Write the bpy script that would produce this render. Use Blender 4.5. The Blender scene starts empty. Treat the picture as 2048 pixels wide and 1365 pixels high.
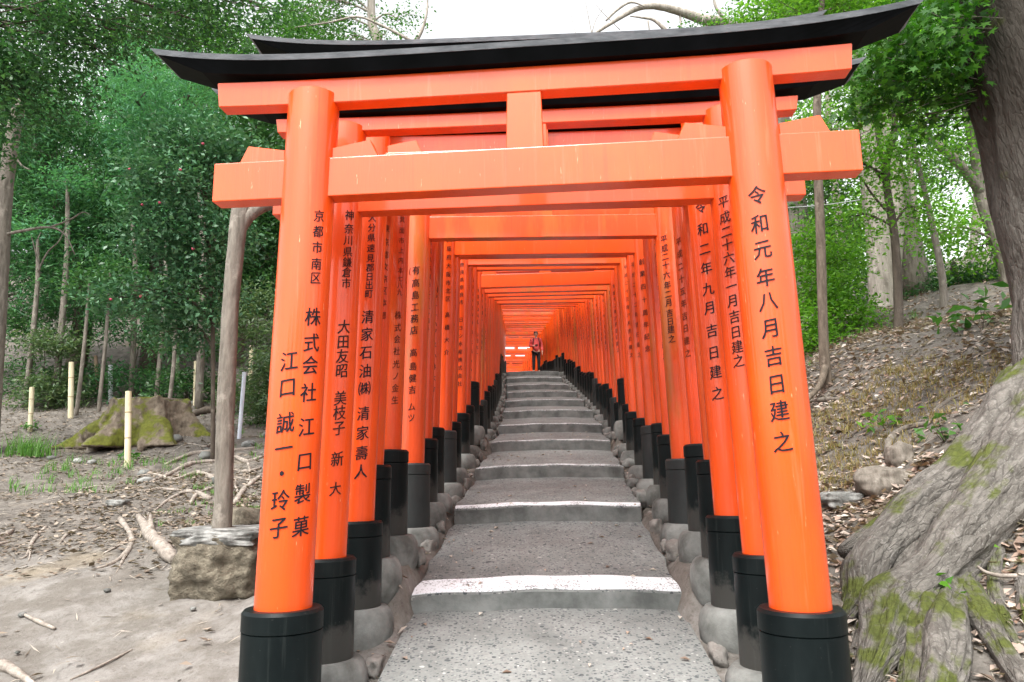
import bpy, bmesh, math, random
import numpy as np
from mathutils import Vector, Matrix, noise as mnoise
random.seed(7)
RNG = np.random.default_rng(7)
scene = bpy.context.scene
COL = scene.collection
R = math.radians
EYE = 1.58
# ------------------------------------------------------------------ camera calibration (real distances)
F, HOR, ROLL = 1480.0, 963.0, R(-0.84)
PITCH = math.atan((HOR - 682.5) / F)
def ray(u, v):
    x, y, z = (u - 1024) / F, -(v - 682.5) / F, 1.0
    c, s = math.cos(ROLL), math.sin(ROLL)
    x, y = c * x - s * y, s * x + c * y
    return np.array([x, z * math.cos(PITCH) - y * math.sin(PITCH), z * math.sin(PITCH) + y * math.cos(PITCH)])
def at(u, v, Y):
    r = ray(u, v); p = r * (Y / r[1]); p[2] += EYE
    return p
# ------------------------------------------------------------------ ground
SY = np.array([-60, -30, -6, 0, 4.26, 5.91, 7.61, 9.21, 10.82, 12.2, 13.84, 15.79, 17.65, 19.66, 20.74, 34, 38, 44, 52, 60, 80, 120, 200.])
SZ = np.array([-3.6, -3.2, -2.2, -1.56, -.70, -.327, .003, .343, .672, 1.007, 1.35, 1.734, 2.144, 2.575, 2.926, 4.80, 5.12, 5.30, 5.40, 5.45, 5.6, 9, 12.]) + EYE
def S(y): return np.interp(y, SY, SZ)
XY = np.array([-10, 0, 3, 4.26, 5.91, 7.61, 9.21, 10.82, 12.2, 15.8, 20.7, 33, 40, 50, 60, 75.])
XX = np.array([-.2, -.05, .12, .17, .26, .36, .46, .54, .58, .63, .57, .6, .45, -.2, -1.0, -2.4])
def XC(y): return np.interp(y, XY, XX)
GUY = np.array([2.2, 2.9, 3.42, 3.93, 4.02, 4.16, 4.58, 5.36, 5.76, 6.12, 6.8, 7.33, 8.07, 8.5, 8.85, 9.03, 9.4])
GUZ = np.array([-.94, -.94, -.775, -.63, -.62, -.42, -.32, -.32, -.16, -.08, 0, .12, .29, .40, .46, .66, .62]) - .125
def sm(t):
    t = np.clip(t, 0, 1); return t * t * (3 - 2 * t)
def terr(x, y, bumps=True):
    x = np.asarray(x, float); y = np.asarray(y, float)
    s = S(y)
    dx = x - XC(y)
    le = np.where(y < 9, 0, np.where(y < 16, .02 * (y - 9) ** 2, .98 + .28 * (np.minimum(y, 70) - 16)))
    z = s - .035 + le * sm((-dx - 1.2) / 3.0)
    re = 1.5 * sm((x - 1.8) / 3.4) + .22 * np.clip(x - 5, 0, 40)
    z = z + re * sm((y + .5) / 4.0)
    z = z - .06 * sm((.5 - dx) / .3) * 0
    adx = np.abs(dx)
    gw = sm((adx - .73) / .05) * (1 - sm((adx - 1.25) / .6)) * ((y > 2.2) & (y < 9.6))
    z = z * (1 - gw) + np.maximum(np.interp(y, GUY, GUZ) + EYE, s - .05) * gw
    if bumps:
        m = sm((np.abs(dx) - 1.0) / .8)
        b = .035 * np.sin(1.9 * x + .7 * np.sin(1.3 * y)) * np.sin(1.6 * y + 1.1 * np.sin(.9 * x)) \
            + .018 * np.sin(5.1 * x + 2.0 * np.sin(3.3 * y)) * np.sin(4.3 * y + 1.7 * np.sin(3.9 * x)) \
            + .008 * np.sin(13 * x + 3 * np.sin(9 * y)) * np.sin(12 * y + 2.3 * np.sin(8 * x))
        z = z + b * m * (1 + 1.2 * sm((np.abs(dx) - 2) / 5) * sm((y - 5) / 3))
    # the path slab stands in a shallow trench
    inpath = sm((.67 - np.abs(dx)) / .12) * ((y > -8) & (y < 80))
    return z - .22 * inpath
def gz(x, y): return float(terr(x, y))
def ground_hit(u, v, y0=1.5, y1=60):
    r = ray(u, v); r = r / r[1]
    for y in np.arange(y0, y1, .02):
        if r[2] * y + EYE <= gz(r[0] * y, y):
            return np.array([r[0] * y, y, gz(r[0] * y, y)])
    return np.array([r[0] * y1, y1, gz(r[0] * y1, y1)])
# ------------------------------------------------------------------ materials
def newmat(name):
    m = bpy.data.materials.new(name); m.use_nodes = True
    nt = m.node_tree; nt.nodes.clear()
    out = nt.nodes.new('ShaderNodeOutputMaterial')
    b = nt.nodes.new('ShaderNodeBsdfPrincipled')
    nt.links.new(b.outputs[0], out.inputs[0])
    return m, nt, b, out
def N(nt, typ, **kw):
    n = nt.nodes.new(typ)
    for k, v in kw.items():
        if k.startswith('i_'):
            key = k[2:].replace('_', ' ')
            n.inputs[key].default_value = v
        else: setattr(n, k, v)
    return n
def ramp(nt, fac, stops, interp='LINEAR'):
    r = nt.nodes.new('ShaderNodeValToRGB'); r.color_ramp.interpolation = interp
    e = r.color_ramp.elements
    while len(e) < len(stops): e.new(.5)
    for i, (p, c) in enumerate(stops):
        e[i].position = p
        e[i].color = (c, c, c, 1) if isinstance(c, (int, float)) else (*c, 1)
    nt.links.new(fac, r.inputs[0]); return r.outputs[0]
def mix(nt, fac, a, b, blend='MIX'):
    n = nt.nodes.new('ShaderNodeMix'); n.data_type = 'RGBA'; n.blend_type = blend
    for k, val in ((0, fac), (6, a), (7, b)):
        sock = n.inputs[k]
        if isinstance(val, bpy.types.NodeSocket): nt.links.new(val, sock)
        elif isinstance(val, (int, float)): sock.default_value = val if k == 0 else (val, val, val, 1)
        else: sock.default_value = (*val, 1)
    return n.outputs[2]
def coords(nt, kind='Object', scale=(1, 1, 1)):
    t = nt.nodes.new('ShaderNodeTexCoord'); mp = nt.nodes.new('ShaderNodeMapping')
    mp.inputs['Scale'].default_value = scale
    nt.links.new(t.outputs[kind], mp.inputs[0]); return mp.outputs[0]
def geopos(nt, scale=(1, 1, 1)):
    t = nt.nodes.new('ShaderNodeNewGeometry'); mp = nt.nodes.new('ShaderNodeMapping')
    mp.inputs['Scale'].default_value = scale
    nt.links.new(t.outputs['Position'], mp.inputs[0]); return mp.outputs[0]
def noise(nt, vec, scale, detail=4, rough=.55):
    n = N(nt, 'ShaderNodeTexNoise', i_Scale=scale, i_Detail=detail, i_Roughness=rough)
    nt.links.new(vec, n.inputs['Vector']); return n.outputs['Fac']
def voro(nt, vec, scale, feature='F1', out='Distance'):
    n = N(nt, 'ShaderNodeTexVoronoi', i_Scale=scale); n.feature = feature
    nt.links.new(vec, n.inputs['Vector']); return n.outputs[out]
def bump(nt, b, h, strength=.3, dist=.01):
    n = N(nt, 'ShaderNodeBump', i_Strength=strength, i_Distance=dist)
    nt.links.new(h, n.inputs['Height']); nt.links.new(n.outputs[0], b.inputs['Normal'])
def setc(nt, b, c, rough=.6):
    if isinstance(c, bpy.types.NodeSocket): nt.links.new(c, b.inputs['Base Color'])
    else: b.inputs['Base Color'].default_value = (*c, 1)
    if isinstance(rough, bpy.types.NodeSocket): nt.links.new(rough, b.inputs['Roughness'])
    else: b.inputs['Roughness'].default_value = rough

def vermilion(name, grime=.0, fresh=(.87, .082, .002), rough=.36):
    m, nt, b, o = newmat(name)
    v = geopos(nt); vs = geopos(nt, (9, 9, .55)); vb = geopos(nt, (3, 3, .6))
    n1 = noise(nt, v, 2.3, 5); n2 = noise(nt, vs, 2.6, 5, .65)
    c = ramp(nt, n1, [(.3, tuple(x * .86 for x in fresh)), (.55, fresh), (.8, (fresh[0], fresh[1] * 1.25, fresh[2] * 1.8))])
    c = mix(nt, ramp(nt, n2, [(.58, 0.), (.68, .42)]), c, (.84, .17, .07))
    n4 = noise(nt, geopos(nt, (16, 16, .35)), 1.7, 5, .7)
    c = mix(nt, ramp(nt, n4, [(.57, 0.), (.68, .28)]), c, (.50, .030, .002))
    n5 = noise(nt, geopos(nt, (2.2, 2.2, .9)), 1.4, 4, .6)
    c = mix(nt, ramp(nt, n5, [(.40, .40), (.60, 0.)]), c, tuple(x * .72 for x in fresh))
    scr = noise(nt, geopos(nt, (30, 30, 3.5)), 2.2, 3, .8)
    scr2 = noise(nt, geopos(nt, (5, 5, 4)), 2.6, 3, .6)
    msk = mix(nt, 1.0, ramp(nt, scr, [(.66, 0.), (.70, .8)]), ramp(nt, scr2, [(.50, 0.), (.62, 1.)]), 'MULTIPLY')
    c = mix(nt, msk, c, (.82, .42, .22))
    if grime:
        g = noise(nt, vb, 1.7, 5, .6)
        c = mix(nt, ramp(nt, g, [(.48, 0.), (.62, grime)]), c, (.30, .14, .012))
    setc(nt, b, c, ramp(nt, n1, [(.3, rough + .12), (.7, rough - .05)]))
    b.inputs['Specular IOR Level'].default_value = .4; b.inputs['Coat Weight'].default_value = .55; b.inputs['Coat Roughness'].default_value = .11
    bump(nt, b, noise(nt, geopos(nt, (14, 14, .9)), 6, 7, .7), .28, .005)
    return m
M = {}
M['verm'] = vermilion('vermilion_paint')
M['verm2'] = vermilion('vermilion_paint_deep', .25, (.82, .068, .002), .40)
M['verm3'] = vermilion('vermilion_paint_weathered', .55, (.80, .074, .002), .5)
def simple(name, c1, c2, sc, rough=.6, strech=(1, 1, 1), bs=.3, bd=.01, lo=.35, hi=.65, spec=.5, detail=6):
    m, nt, b, o = newmat(name)
    v = geopos(nt, strech)
    n = noise(nt, v, sc, detail, .6)
    setc(nt, b, ramp(nt, n, [(lo, c1), (hi, c2)]), rough)
    b.inputs['Specular IOR Level'].default_value = spec
    bump(nt, b, noise(nt, v, sc * 2.5, 6, .65), bs, bd)
    return m
def black_paint():
    m, nt, b, o = newmat('black_sleeve_paint')
    n = noise(nt, geopos(nt, (1, 1, .35)), 5, 6, .65)
    sp = noise(nt, geopos(nt), 75, 2, .6)
    st = noise(nt, geopos(nt, (22, 22, .7)), 2, 4, .6)
    b.inputs['Specular IOR Level'].default_value = .13
    c = ramp(nt, n, [(.3, (.0025, .0045, .005)), (.62, (.006, .0095, .0098)), (.85, (.020, .024, .023))])
    c = mix(nt, ramp(nt, sp, [(.70, 0.), (.76, .35)]), c, (.08, .08, .075))
    c = mix(nt, ramp(nt, st, [(.60, 0.), (.72, .4)]), c, (.035, .04, .038))
    tg = nt.nodes.new('ShaderNodeTexCoord'); sg = N(nt, 'ShaderNodeSeparateXYZ'); nt.links.new(tg.outputs['Generated'], sg.inputs[0])
    mg = N(nt, 'ShaderNodeMath', operation='MULTIPLY_ADD'); nt.links.new(noise(nt, geopos(nt), 11, 5, .7), mg.inputs[0]); mg.inputs[1].default_value = -.55; nt.links.new(sg.outputs[2], mg.inputs[2])
    c = mix(nt, ramp(nt, mg.outputs[0], [(0., .5), (.12, 0.)]), c, (.085, .08, .072))
    setc(nt, b, c, ramp(nt, n, [(.3, .30), (.75, .55)]))
    bump(nt, b, n, .2, .005); return m
M['black'] = black_paint()
M['black_worn'] = simple('worn_black_paint', (.007, .0095, .0095), (.021, .0245, .0235), 7, .6, (1, 1, .5), .2, .004)
M['roof'] = simple('black_lacquer_roof', (.0012, .0016, .0018), (.0035, .004, .0048), 6, .5, (1, 1, 1), .2, .004, spec=.05)
M['roof_edge'] = simple('weathered_cap_edge', (.085, .095, .105), (.19, .20, .215), 8, .6, (1, 1, 4), .3, .006)
M['ink'] = simple('black_ink', (.006, .006, .010), (.014, .012, .016), 20, .6, bs=0, spec=.2)
M['ink_faded'] = simple('faded_ink', (.055, .016, .008), (.17, .03, .01), 30, .65, bs=0, spec=.2)
M['ink_mid'] = simple('worn_ink', (.012, .009, .010), (.075, .018, .010), 45, .6, bs=0, spec=.2, lo=.4, hi=.7)
def aggregate(name, paint=False, wear=0.):
    m, nt, b, o = newmat(name)
    v0 = geopos(nt)
    wob = N(nt, 'ShaderNodeTexNoise', i_Scale=30, i_Detail=2)
    nt.links.new(v0, wob.inputs['Vector'])
    vm = N(nt, 'ShaderNodeVectorMath', operation='MULTIPLY_ADD'); nt.links.new(wob.outputs['Color'], vm.inputs[0]); vm.inputs[1].default_value = (.018, .018, .018); nt.links.new(v0, vm.inputs[2])
    v = vm.outputs[0]
    base = ramp(nt, noise(nt, v0, 2.2, 7, .7), [(.3, (.135, .143, .136)), (.7, (.258, .270, .258))])
    base = mix(nt, ramp(nt, noise(nt, v0, 60, 4, .7), [(.3, .5), (.5, 0.)]), base, (.10, .10, .10))
    c = base
    hs = None
    for sc, r0, r1, thr, dark in ((62, .36, .46, .42, (.04, .048, .052)), (29, .28, .36, .66, (.03, .037, .042)), (12, .17, .22, .80, (.026, .032, .038))):
        d1 = voro(nt, v, sc); c1 = voro(nt, v, sc, out='Color')
        sep = N(nt, 'ShaderNodeSeparateColor'); nt.links.new(c1, sep.inputs[0])
        peb = ramp(nt, sep.outputs[0], [(0., dark), (.5, (.075, .083, .086)), (.78, (.15, .157, .155)), (.94, (.27, .275, .26)), (1., (.42, .42, .40))])
        pm = mix(nt, 1., ramp(nt, d1, [(r0, .92), (r1, 0.)]), ramp(nt, sep.outputs[1], [(thr, 0.), (thr + .03, 1.)]), 'MULTIPLY')
        c = mix(nt, pm, c, peb)
        hs = d1 if hs is None else hs
    if paint:
        wn = noise(nt, v0, 75, 4, .7); wl = noise(nt, v0, 5, 4, .65)
        mk = mix(nt, .35, wn, wl)
        c = mix(nt, ramp(nt, mk, [(.43 + wear, 0.08), (.47 + wear, .97 - wear * 3)]), c, (.84, .87, .90))
    setc(nt, b, c, .82); b.inputs['Specular IOR Level'].default_value = .3
    bump(nt, b, mix(nt, .5, hs, noise(nt, v0, 40, 4)), .35, .006)
    return m
M['agg'] = aggregate('exposed_aggregate_concrete')
M['aggpaint'] = aggregate('worn_white_paint_on_concrete', True)
M['aggpaint_worn'] = aggregate('very_worn_white_paint_on_concrete', True, .05)
M['conc'] = simple('grey_concrete', (.09, .097, .092), (.215, .227, .217), 5, .85, (1, 1, 1), .5, .012)
M['footing'] = simple('footing_stone', (.075, .076, .068), (.235, .24, .225), 5, .9, (1, 1, 1), .7, .014)
M['rock'] = simple('weathered_rock', (.12, .11, .10), (.28, .265, .24), 6, .9, (1, 1, 1), .7, .03)
M['paver'] = simple('ochre_rock', (.075, .062, .042), (.24, .21, .155), 14, .9, (1, 1, 1), .9, .04)
M['lichen'] = simple('lichen_rock', (.10, .10, .092), (.27, .27, .255), 11, .9, (1, 1, 1), .6, .02, lo=.42, hi=.6)
def N2(nt, sock, div, add=0.):
    n = N(nt, 'ShaderNodeMath', operation='MULTIPLY_ADD'); nt.links.new(sock, n.inputs[0]); n.inputs[1].default_value = 1 / div; n.inputs[2].default_value = add
    return n.outputs[0]
def bark(name, dark, light, sc=6, moss=0., mossc=(.12, .15, .02), stretch=.22, bs=.8, bd=.02, dark_top=False):
    m, nt, b, o = newmat(name)
    v = geopos(nt, (1, 1, stretch))
    if dark_top:
        ga = N(nt, 'ShaderNodeAttribute'); ga.attribute_name = 'grain'
        gm = N(nt, 'ShaderNodeMapping'); gm.inputs['Scale'].default_value = (1, 1, .28); nt.links.new(ga.outputs['Vector'], gm.inputs[0]); v = gm.outputs[0]
    n = noise(nt, v, sc * 2.2, 10, .76)
    w = voro(nt, v, sc * 1.8)
    c = ramp(nt, mix(nt, .14, n, w), [(.32, dark), (.62, light)])
    vv = geopos(nt)
    if dark_top:
        wv = N(nt, 'ShaderNodeTexNoise', i_Scale=14, i_Detail=4); nt.links.new(v, wv.inputs['Vector'])
        wm = N(nt, 'ShaderNodeVectorMath', operation='MULTIPLY_ADD'); nt.links.new(wv.outputs['Color'], wm.inputs[0]); wm.inputs[1].default_value = (.06, .06, .06)
        nt.links.new(v, wm.inputs[2])
        ck = voro(nt, wm.outputs[0], 30, 'DISTANCE_TO_EDGE')
        ckm = mix(nt, 1., ramp(nt, ck, [(.0, .55), (.08, 0.)]), ramp(nt, noise(nt, vv, 6, 4, .6), [(.40, .2), (.62, 1.)]), 'MULTIPLY')
        c = mix(nt, ckm, c, tuple(x * .45 for x in dark))
        c = mix(nt, ramp(nt, noise(nt, vv, 70, 3, .6), [(.60, 0.), (.68, .5)]), c, (.30, .29, .265))
        n = mix(nt, .28, n, ramp(nt, ck, [(.0, 0.), (.14, 1.)]))
    lich = noise(nt, vv, 9, 5, .65)
    c = mix(nt, ramp(nt, lich, [(.58, 0.), (.68, .45)]), c, tuple(min(1, x * 1.5 + .05) for x in light))
    if dark_top:   # upper bark: own dark tone plus canopy shade painted into the colour; roots paler
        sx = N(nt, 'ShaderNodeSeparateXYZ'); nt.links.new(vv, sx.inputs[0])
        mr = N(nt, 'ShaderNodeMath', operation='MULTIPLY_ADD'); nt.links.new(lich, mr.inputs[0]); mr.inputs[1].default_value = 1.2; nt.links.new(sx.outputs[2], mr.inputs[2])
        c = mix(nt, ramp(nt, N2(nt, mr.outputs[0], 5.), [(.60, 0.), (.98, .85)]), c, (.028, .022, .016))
    if moss != 0:
        g = nt.nodes.new('ShaderNodeNewGeometry'); s = N(nt, 'ShaderNodeSeparateXYZ')
        nt.links.new(g.outputs['Normal'], s.inputs[0])
        mn = noise(nt, vv, 2.6, 6, .6)
        mk = N(nt, 'ShaderNodeMath', operation='MULTIPLY_ADD'); nt.links.new(s.outputs[2], mk.inputs[0]); mk.inputs[1].default_value = .16; nt.links.new(mn, mk.inputs[2])
        mc = ramp(nt, noise(nt, vv, 30, 4), [(.3, tuple(x * .55 for x in mossc)), (.7, mossc)])
        c = mix(nt, ramp(nt, mk.outputs[0], [(.60 - moss * .12, 0.), (.68 - moss * .12, .92)]), c, mc)
    setc(nt, b, c, .88); b.inputs['Specular IOR Level'].default_value = .25
    bump(nt, b, mix(nt, .5, n, w), bs, bd); return m
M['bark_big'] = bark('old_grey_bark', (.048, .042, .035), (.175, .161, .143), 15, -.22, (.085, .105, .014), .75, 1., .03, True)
M['bark_grey'] = bark('grey_brown_bark', (.075, .064, .051), (.225, .20, .168), 12, 0)
M['bark_brown'] = bark('brown_bark', (.06, .046, .034), (.18, .145, .11), 10, 0)
M['bark_pale'] = bark('pale_bark', (.15, .13, .105), (.36, .325, .28), 7, 0)
M['bark_dark'] = bark('dark_bark', (.035, .028, .022), (.11, .09, .07), 7, 0)
M['bark_mossy'] = bark('mossy_stump_bark', (.05, .036, .026), (.22, .18, .135), 6, .75, (.135, .148, .016), .5)
M['deadwood'] = bark('dead_wood', (.11, .09, .072), (.33, .29, .25), 12, 0, (.12, .14, .03), 1., .6, .01)
def soil():
    m, nt, b, o = newmat('forest_soil')
    v = geopos(nt)
    n1 = noise(nt, v, 1.1, 6, .6); n2 = noise(nt, v, 7, 7, .68); n3 = noise(nt, v, 34, 5, .7)
    sand = ramp(nt, n2, [(.3, (.150, .138, .124)), (.7, (.248, .234, .216))])
    sand = mix(nt, ramp(nt, noise(nt, v, 2.6, 6, .7), [(.42, .75), (.56, 0.)]), sand, (.115, .102, .086))
    sand = mix(nt, ramp(nt, noise(nt, v, 55, 4, .7), [(.62, 0.), (.70, .6)]), sand, (.09, .08, .07))
    dirt = ramp(nt, n2, [(.3, (.066, .058, .050)), (.7, (.195, .175, .153))])
    ox = ramp(nt, n2, [(.3, (.20, .15, .08)), (.7, (.34, .27, .16))])
    s = N(nt, 'ShaderNodeSeparateXYZ'); nt.links.new(v, s.inputs[0])
    # trodden pale sand beside the first gates, brown soil further up the slope
    a = N(nt, 'ShaderNodeMath', operation='MULTIPLY_ADD'); nt.links.new(n1, a.inputs[0]); a.inputs[1].default_value = 2.4; nt.links.new(s.outputs[1], a.inputs[2])
    f = ramp(nt, N2(nt, a.outputs[0], 10.), [(.56, 1.), (.70, 0.)])
    xm = ramp(nt, N2(nt, s.outputs[0], -6., 3.), [(.0, 0.), (.4, 0.), (.62, 1.)])
    f = mix(nt, 1., f, xm, 'MULTIPLY') if False else f
    rx = N(nt, 'ShaderNodeMapRange'); nt.links.new(s.outputs[0], rx.inputs[0]); rx.inputs[1].default_value = .9; rx.inputs[2].default_value = 1.6; rx.inputs[3].default_value = 1; rx.inputs[4].default_value = .25
    f2 = N(nt, 'ShaderNodeMath', operation='MULTIPLY'); nt.links.new(f, f2.inputs[0]); nt.links.new(rx.outputs[0], f2.inputs[1])
    c = mix(nt, f2.outputs[0], dirt, sand)
    c = mix(nt, ramp(nt, noise(nt, v, .9, 4), [(.57, 0.), (.68, .30)]), c, ox)
    c = mix(nt, ramp(nt, n3, [(.30, .55), (.45, 0.)]), c, (.07, .055, .045))
    c = mix(nt, ramp(nt, n3, [(.64, 0.), (.72, .4)]), c, (.42, .39, .35))
    setc(nt, b, c, .92); b.inputs['Specular IOR Level'].default_value = .2
    bump(nt, b, mix(nt, .5, n2, n3), .7, .03); return m
M['soil'] = soil()
def leafmat(name, cols, rough=.5, trans=.35, spec=.4):
    m, nt, b, o = newmat(name)
    g = nt.nodes.new('ShaderNodeNewGeometry')
    st = [(i / (len(cols) - 1), c) for i, c in enumerate(cols)]
    c = ramp(nt, g.outputs['Random Per Island'], st)
    setc(nt, b, c, rough); b.inputs['Specular IOR Level'].default_value = spec
    if trans:
        t = nt.nodes.new('ShaderNodeBsdfTranslucent')
        cc = mix(nt, 1., c, (1.25, 1.35, .75), 'MULTIPLY'); nt.links.new(cc, t.inputs[0])
        mx = nt.nodes.new('ShaderNodeMixShader'); mx.inputs[0].default_value = trans
        nt.links.new(b.outputs[0], mx.inputs[1]); nt.links.new(t.outputs[0], mx.inputs[2])
        nt.links.new(mx.outputs[0], o.inputs[0])
    return m
M['lf_camellia'] = leafmat('camellia_leaves', [(.026, .09, .04), (.055, .16, .07), (.12, .25, .13), (.04, .12, .055)], .40, .2, .45)
M['lf_dark'] = leafmat('dark_evergreen_leaves', [(.018, .06, .024), (.04, .12, .040), (.075, .17, .055), (.028, .085, .036)], .42, .35)
M['lf_cedar'] = leafmat('cedar_foliage', [(.028, .095, .038), (.05, .155, .062), (.085, .205, .08), (.042, .12, .06)], .6, .35, .2)
M['lf_soft'] = leafmat('soft_green_foliage', [(.055, .165, .075), (.085, .23, .105), (.06, .19, .105)], .6, .42, .2)
M['lf_bright'] = leafmat('bright_green_leaves', [(.06, .17, .012), (.10, .27, .02), (.17, .35, .04), (.07, .20, .03)], .42, .5)
M['lf_mid'] = leafmat('mid_green_leaves', [(.03, .10, .018), (.055, .16, .025), (.09, .21, .045), (.045, .13, .04)], .4, .42)
M['lf_maple'] = leafmat('maple_leaves', [(.018, .085, .008), (.035, .13, .010), (.07, .20, .015)], .5, .4)
M['lf_olive'] = leafmat('olive_thicket_leaves', [(.05, .10, .04), (.09, .15, .07), (.14, .19, .10)], .5, .35)
M['litter'] = leafmat('fallen_leaves', [(.12, .085, .065), (.24, .17, .13), (.40, .30, .24), (.50, .40, .34), (.28, .21, .17), (.62, .56, .50), (.15, .11, .085), (.27, .165, .115)], .6, .12, .3)
M['litter_dull'] = leafmat('dull_fallen_leaves', [(.08, .06, .045), (.16, .12, .09), (.26, .21, .16), (.34, .28, .225), (.20, .155, .12), (.12, .09, .07)], .7, .1, .25)
M['litter_pale'] = leafmat('dry_debris', [(.10, .08, .06), (.20, .17, .13), (.30, .26, .21), (.38, .34, .29), (.18, .15, .11)], .8, .0, .2)
M['grass'] = leafmat('grass_blades', [(.06, .17, .025), (.10, .26, .04), (.15, .30, .06)], .5, .35)
M['strawgrass'] = leafmat('straw_grass', [(.25, .18, .07), (.34, .26, .12), (.22, .22, .06)], .7, .3)
M['petal'] = simple('red_petals', (.42, .03, .08), (.58, .09, .16), 20, .5)
M['bamboo_tan'] = simple('dry_bamboo', (.50, .43, .27), (.66, .60, .42), 12, .55, (1, 1, .2), .1, .003)
M['bamboo_green'] = simple('green_bamboo', (.16, .22, .12), (.26, .33, .18), 12, .5, (1, 1, .2), .1, .003)
M['stake_dark'] = simple('dark_stake_wood', (.14, .09, .06), (.24, .17, .11), 14, .7, (1, 1, .2), .2, .004)
M['stake_grey'] = simple('grey_stake_plastic', (.36, .38, .40), (.52, .54, .57), 12, .55, (1, 1, .2), .1, .003)
M['stake_blue'] = simple('pale_blue_pole', (.46, .50, .58), (.62, .65, .72), 12, .45, (1, 1, .2), .1, .003)
M['node'] = simple('bamboo_node', (.26, .20, .11), (.36, .28, .16), 14, .6)
M['skin'] = simple('skin', (.55, .30, .22), (.62, .36, .27), 20, .5, bs=0)
M['hair'] = simple('brown_hair', (.05, .015, .012), (.10, .03, .022), 30, .5)
M['jacket'] = simple('red_jacket_cloth', (.62, .06, .06), (.78, .12, .11), 14, .8, bs=.4)
M['trouser'] = simple('black_trouser_cloth', (.010, .010, .013), (.022, .022, .026), 14, .85, bs=.3)
M['strap'] = simple('dark_strap_cloth', (.06, .012, .015), (.10, .02, .025), 14, .8)
M['shoe'] = simple('dark_shoe', (.012, .012, .012), (.03, .03, .03), 14, .6)
M['phone'] = simple('dark_phone_case', (.10, .01, .012), (.16, .02, .02), 14, .35)
M['cable'] = simple('grey_cable', (.40, .42, .42), (.5, .52, .52), 14, .5, bs=0)
M['lath'] = simple('grey_wood_plank', (.14, .09, .05), (.22, .15, .09), 12, .7, (3, 3, .4))
# ------------------------------------------------------------------ mesh helpers
def link(o, parent=None):
    COL.objects.link(o)
    if parent is not None: o.parent = parent
    return o
def meshobj(name, verts, faces, mat, parent=None, smooth=False, loc=None):
    me = bpy.data.meshes.new(name)
    me.from_pydata([tuple(map(float, v)) for v in verts], [], faces)
    if smooth: me.shade_smooth()
    me.materials.append(mat)
    o = bpy.data.objects.new(name, me)
    if loc is not None: o.location = loc
    return link(o, parent)
def nparray_mesh(name, V, Fq, mat, parent=None, smooth=False):
    """V (n,3), Fq (m,k) constant-size polygons"""
    me = bpy.data.meshes.new(name)
    n, k = Fq.shape
    me.vertices.add(len(V)); me.vertices.foreach_set('co', V.astype(np.float32).ravel())
    me.loops.add(n * k); me.loops.foreach_set('vertex_index', Fq.astype(np.int32).ravel())
    me.polygons.add(n); me.polygons.foreach_set('loop_start', (np.arange(n) * k).astype(np.int32))
    me.update(calc_edges=True)
    if smooth: me.shade_smooth()
    me.materials.append(mat)
    return link(bpy.data.objects.new(name, me), parent)
def tag(o, label, cat, group=None, kind=None):
    if label: o['label'] = label
    if cat: o['category'] = cat
    if group: o['group'] = group
    if kind: o['kind'] = kind
    return o
def thing(name, label, cat, loc=(0, 0, 0), rz=0, group=None):
    o = bpy.data.objects.new(name, None); o.location = loc; o.rotation_euler = (0, 0, rz); o.empty_display_size = .1
    link(o); return tag(o, label, cat, group)
def copy_tree(o, parent=None):
    c = o.copy(); link(c)
    if parent is not None: c.parent = parent
    for ch in [x for x in KIDS.get(o.name, [])]: copy_tree(ch, c)
    return c
KIDS = {}
def index_kids():
    KIDS.clear()
    for o in bpy.data.objects:
        if o.parent: KIDS.setdefault(o.parent.name, []).append(o)
def tube_vf(pts, rad, seg=8, caps=True, jit=0., rng=None):
    P = np.array(pts, float); n = len(P)
    rad = np.array(rad if hasattr(rad, '__len__') else [rad] * n, float)
    T = np.gradient(P, axis=0); T /= np.linalg.norm(T, axis=1)[:, None] + 1e-9
    ref = np.array([1., 0, 0]) if abs(T[0][0]) < .8 else np.array([0, 1., 0])
    V = []
    a = np.cross(T[0], ref); a /= np.linalg.norm(a)
    th = np.linspace(0, 2 * np.pi, seg, endpoint=False)
    for i in range(n):
        a = a - T[i] * np.dot(a, T[i]); a /= np.linalg.norm(a) + 1e-9
        b = np.cross(T[i], a)
        rr = rad[i] * (1 + (rng.uniform(-jit, jit, seg) if jit else 0))
        V.append(P[i] + (np.cos(th) * rr)[:, None] * a + (np.sin(th) * rr)[:, None] * b)
    V = np.concatenate(V)
    Fc = []
    for i in range(n - 1):
        for j in range(seg):
            k = (j + 1) % seg
            Fc.append((i * seg + j, i * seg + k, (i + 1) * seg + k, (i + 1) * seg + j))
    if caps:
        Fc.append(tuple(range(seg))[::-1]); Fc.append(tuple(range((n - 1) * seg, n * seg)))
    return V.tolist(), Fc
def smooth_path(pts, rad, sub=4):
    P = np.array(pts, float); n = len(P)
    rad = np.array(rad, float)
    out, ro = [], []
    for i in range(n - 1):
        p0, p1, p2, p3 = P[max(i - 1, 0)], P[i], P[i + 1], P[min(i + 2, n - 1)]
        for k in range(sub):
            t = k / sub
            out.append(.5 * ((2 * p1) + (-p0 + p2) * t + (2 * p0 - 5 * p1 + 4 * p2 - p3) * t * t + (-p0 + 3 * p1 - 3 * p2 + p3) * t ** 3))
            ro.append(rad[i] * (1 - t) + rad[i + 1] * t)
    out.append(P[-1]); ro.append(rad[-1])
    return np.array(out), np.array(ro)
class MB:
    def __init__(s): s.v, s.f = [], []
    def add(s, v, f):
        b = len(s.v); s.v += [tuple(x) for x in v]; s.f += [tuple(i + b for i in q) for q in f]; return s
    def tube(s, pts, rad, seg=8, jit=0, rng=None): return s.add(*tube_vf(pts, rad, seg, True, jit, rng))
    def build(s, name, mat, parent=None, smooth=False): return meshobj(name, s.v, s.f, mat, parent, smooth)
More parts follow.
